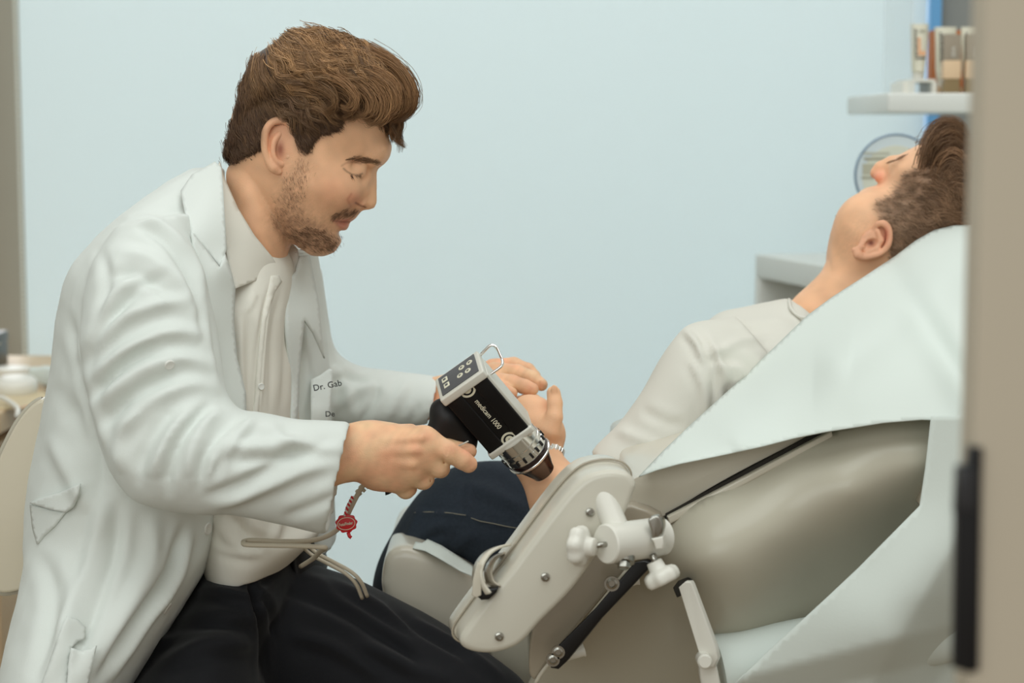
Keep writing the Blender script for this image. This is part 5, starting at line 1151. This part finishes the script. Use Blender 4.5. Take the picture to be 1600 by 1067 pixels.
def tube_pack(pxc, wpx, hpx, base, Y, lab):
    r_ = empty('cream_tube', (sx(pxc, Y), Y, base), lab, 'tube', 'cream tubes on the shelf'); w2 = wpx*Y/FPX/2; h2 = hpx*Y/FPX; x = sx(pxc, Y)
    R = []
    for z, a, b in [(.012, .70, .016), (.3*h2, .85, .015), (.7*h2, .95, .009), (h2, 1.05, .002)]:
        t = np.linspace(0, 2*np.pi, 32, endpoint=False); R.append(np.stack([x+w2*a*np.cos(t), Y+b*np.sin(t), np.full(32, base+z)], 1))
    V, Fs = loft(np.array(R)); bd_ = mk('tube_body', V, Fs, M_creamt, r_, sharp=50)
    V, Fs = lathe((x, Y, base), (0, 0, 1), [(0, .001), (0, w2*.66), (.012, w2*.68), (.012, .001)], 24); mk('cap', V, Fs, M_plw, r_, sharp=40)
    yf_ = lambda z: Y-np.interp(z/h2, [0, .3, .7, 1], [.016, .0155, .0100, .003])-.001
    def pl(x0, x1, za, zb, m_, nm):
        V, Fs = prism([(x+x0*w2, yf_(za*h2), base+za*h2), (x+x1*w2, yf_(za*h2), base+za*h2), (x+x1*w2, yf_(zb*h2), base+zb*h2), (x+x0*w2, yf_(zb*h2), base+zb*h2)], (0, .002, 0)); mk(nm, V, Fs, m_, bd_, smooth=False)
    pl(-.25, .05, .42, .75, M_pch, 'print'); pl(.1, .6, .42, .50, M_pch, 'print'); pl(-.55, .55, .36, .385, M_dink, 'print'); pl(-.1, .7, .86, .89, mat('grey print', (170, 168, 150), .6), 'print')
    k = 0
    for i in range(11):
        z_ = .42+.5*i/11; pl(-.62+.04*(i % 2), -.36-.05*(i % 3), z_, z_+.028, M_dink, 'print')
tube_pack(1434, 27, 84, z1+.0255, YS+.06, 'leftmost cream tube on the shelf, standing on the small riser')
tube_pack(1475, 33, 92, z1+.012, YS+.10, 'cream tube between the orange carton and the first taupe bottle')
tube_pack(1516, 33, 92, z1+.012, YS+.10, 'rightmost cream tube, half hidden behind the door jamb')
for pxc in (1475, 1516):
    o = slab('display_riser', sx(pxc-16, YS+.1), sx(pxc+16, YS+.1), YS+.075, YS+.125, z1, z1+.0115, M_sand, None); tag(o, 'low sand coloured block under the %s cream tube' % ('second' if pxc < 1500 else 'rightmost'), 'block')
def dropper(pxc, lab):
    Y = YS+.035; x = sx(pxc, Y); r_ = empty('serum_bottle', (x, Y, z1), lab, 'bottle', 'taupe bottles on the shelf'); m_ = Y/FPX
    V, Fs = box((x, Y, z1+11*m_), 12*m_, .011, 11*m_, bev=.0008); mk('base', V, Fs, M_olv, r_, sharp=40)
    V, Fs = box((x, Y, z1+36*m_), 13*m_, .0125, 14*m_, bev=.0012); mk('band', V, Fs, M_sand, r_, sharp=40)
    q_w = [(x-12.5*m_, Y-.012, z1+50*m_), (x+12.5*m_, Y-.012, z1+50*m_), (x+14*m_, Y-.004, z1+90*m_), (x-13*m_, Y-.004, z1+90*m_)]
    V, Fs = prism(q_w, (0, .018, 0), .001); b_ = mk('upper_tube', V, Fs, M_tau2, r_, sharp=40)
    V, Fs = text_mesh('skin', (x+3*m_, Y-.0135, z1+55*m_), (0, .0, 1), (-1, 0, 0), 10*m_, .0003); mk('lettering', V, Fs, M_plw, b_, smooth=False)
dropper(1485, 'left taupe and sand bottle at the front of the shelf'); dropper(1520, 'right taupe and sand bottle beside the door jamb on the shelf')
# round clear-rimmed mirror disc
YM = 3.15
md = empty('round_mirror', P(1400, 420, YM), 'round disc with a grey-blue rim and faint beige label behind the lying man\'s face', 'mirror')
cm = P(1398, 273, YM); rm = 64*YM/FPX
V, Fs = lathe(cm, (0, -1, 0), [(0, .001), (0, rm*.985), (.002, rm), (.006, rm), (.008, rm*.975), (.006, rm*.95), (.005, rm*.95), (.005, .001)][:6]+[(.005, rm*.95), (.005, .001)], 64); mk('rim', V, Fs, mat('grey blue rim', (128, 150, 170), .25), md, sharp=40)
V, Fs = lathe(cm-[0, .0052, 0], (0, -1, 0), [(0, .001), (0, rm*.95), (.001, rm*.94), (.001, .001)], 64); mk('face', V, Fs, mat('pale disc', (214, 226, 230), .3), md, sharp=40)
V, Fs = lathe(cm-[0, .0064, .006], (0, -1, 0), [(0, .001), (0, rm*.80), (.0006, rm*.79), (.0006, .001)], 64); mk('label', V, Fs, mat('beige label', (218, 220, 204), .6), md, sharp=40)
for (x0, x1, y0, y1, cc) in [(1350,1385,246,250,(168,166,146)),(1348,1372,256,272,(186,184,164)),(1346,1366,276,279,(168,166,146)),(1350,1390,238,241,(190,190,172))]:
    V, Fs = prism(P([x0,x1,x1,x0], [y1,y1,y0,y0], YM-.008), (0, .0005, 0)); mk('print', V, Fs, mat('print %d' % cc[0], cc, .6), md, smooth=False)
V, Fs = tube([cm+[0, .006, -rm*.9], [cm[0], YM+.006, zt]], .006, 12); mk('stem', V, Fs, M_steel, md)
V, Fs = lathe((cm[0], YM+.006, zt), (0, 0, 1), [(0, .001), (0, .06), (.006, .058), (.01, .01), (.01, .001)], 32); mk('base', V, Fs, M_steel, md, sharp=40)
# ================================================================ put the doctor together
doctor = empty('person', P(430, 1050, 2.25)*[1, 1, 0]+[0, 0, 0.45], 'seated man with wavy brown hair and white lab coat holding the black skin camera', 'person')
hn = hand_near(); hf = hand_far()
core = tube_px([(372,400,424,430,2.235,.03),(345,450,425,460,2.25,.08),(270,540,430,540,2.25,.11),(270,700,430,700,2.25,.11),(330,840,430,830,2.26,.09),(350,960,420,960,2.26,.06)], 24, 4)
arm1 = tube([P(260,420,2.10), P(225,560,2.06), P(265,715,2.0), P(380,735,2.0), P(500,722,2.03)], [.05,.045,.038,.038,.03], 16, sub=4)
arm2 = tube([P(440,500,2.36), P(490,600,2.42), P(560,626,2.42), P(640,628,2.41)], [.028,.028,.025,.022], 16, sub=4)
leg = tube([P(420,980,2.25), P(600,1060,2.21), P(800,1180,2.17)], [.07,.065,.055], 16, sub=4)
leg2 = tube([P(350,980,2.22), P(330,1100,2.12)], [.04,.045], 16)
CV, CQ = remesh([core, arm1, arm2, leg, leg2], 0.006, 1)
def hcols(V, seed):
    c = np.tile(SKIN*0.97, (len(V), 1)); c *= (1+0.07*wnoise(V, 40, seed)+0.04*wnoise(V, 120, seed+1))[:, None]; n = wnoise(V, 30, seed+2)[:, None]*.12
    return c*(1+n*np.array([.0, -1, -1]))
BVx, BQx = catq([(DOC_HEAD[0], DOC_HEAD[1]), hn, hf, (CV, CQ)])
BC = np.concatenate([DOC_HEAD[2], hcols(hn[0], 3), hcols(hf[0], 7), np.tile(SKIN, (len(CV), 1))])
# redden knuckles, tips
px, py = proj(BVx); k = len(DOC_HEAD[0])
for x, y, r_ in [(704,702,9),(686,732,8),(664,750,8),(736,722,8),(735,704,8),(847,600,8),(830,606,7),(668,686,8),(655,706,8)]:
    g_ = np.exp(-((px-x)**2+(py-y)**2)/r_**2)*.3; g_[:k] = 0; BC = BC*(1-g_[:, None])+np.array(s2l((212,128,104)))*g_[:, None]
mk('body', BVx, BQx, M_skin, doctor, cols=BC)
mk('hair', *DOC_HAIR[:2], M_hair, doctor, cols=DOC_HAIR[2])
mk('beard', *DOC_BEARD[:2], M_hair, doctor, cols=DOC_BEARD[2])
lab = mk('lab_coat', *catq([COAT, (FV, FQ)]), M_coat, doctor)
mk('coat_collar', *l1, M_coat, lab); mk('lapel', *l2, M_coat, lab); mk('lapel', *l3, M_coat, lab); pk = mk('chest_pocket', *p1, M_coat, lab)
mk('belt_tab', *catq([b1, b2]), M_coat, lab); mk('pocket', *catq([k1, k2]), M_coat, lab)
shirt = mk('shirt', SV, SQ, M_shirt, doctor); mk('shirt_collar', *catq([c1, c2]), M_shirt, shirt); mk('placket', *c3, M_shirt, shirt)
mk('trousers', TV, TQ, M_trous, doctor); mk('belt', *belt, mat('black belt', (18, 18, 20), .5), doctor)
V, Fs = text_mesh('Dr. Gab', P(490,611,2.2445), P(515,606,2.2475)-P(490,611,2.2445), (0, 0, 1), .0105, .0002, bold=.01); mk('lettering', V, Fs, mat('black thread', (30, 30, 32), .7), lab, smooth=False)
V, Fs = text_mesh('De', P(508,651,2.245), (1, .1, 0.02), (0, 0, 1), .0095, .0002, bold=.01); mk('lettering', V, Fs, mat('black thread', (30, 30, 32), .7), lab, smooth=False)
bvc = BVHTree.FromPolygons([tuple(v) for v in COAT[0]], [tuple(x) for x in COAT[1]])
def button(bv, x, y, r, par):
    d = Vector(P(x, y, 1.0)-VIEW0).normalized(); h_ = bv.ray_cast(Vector(VIEW0), d)
    if h_[0] is None: return
    n = np.array(h_[1]); c = np.array(h_[0]); V, Fs = lathe(c, n, [(-.001, .0002), (-.001, r), (.0006, r), (.0014, r*.85), (.001, r*.6), (.0009, .0002)], 20); mk('button', V, Fs, M_btn, par, sharp=40)
for x, y in [(325,826),(262,951)]: button(bvc, x, y, .0072, lab)
button(bvc, 265, 570, .0055, lab)
bvs = BVHTree.FromPolygons([tuple(v) for v in SV], [tuple(x) for x in SQ])
button(bvs, 408, 604, .004, shirt)
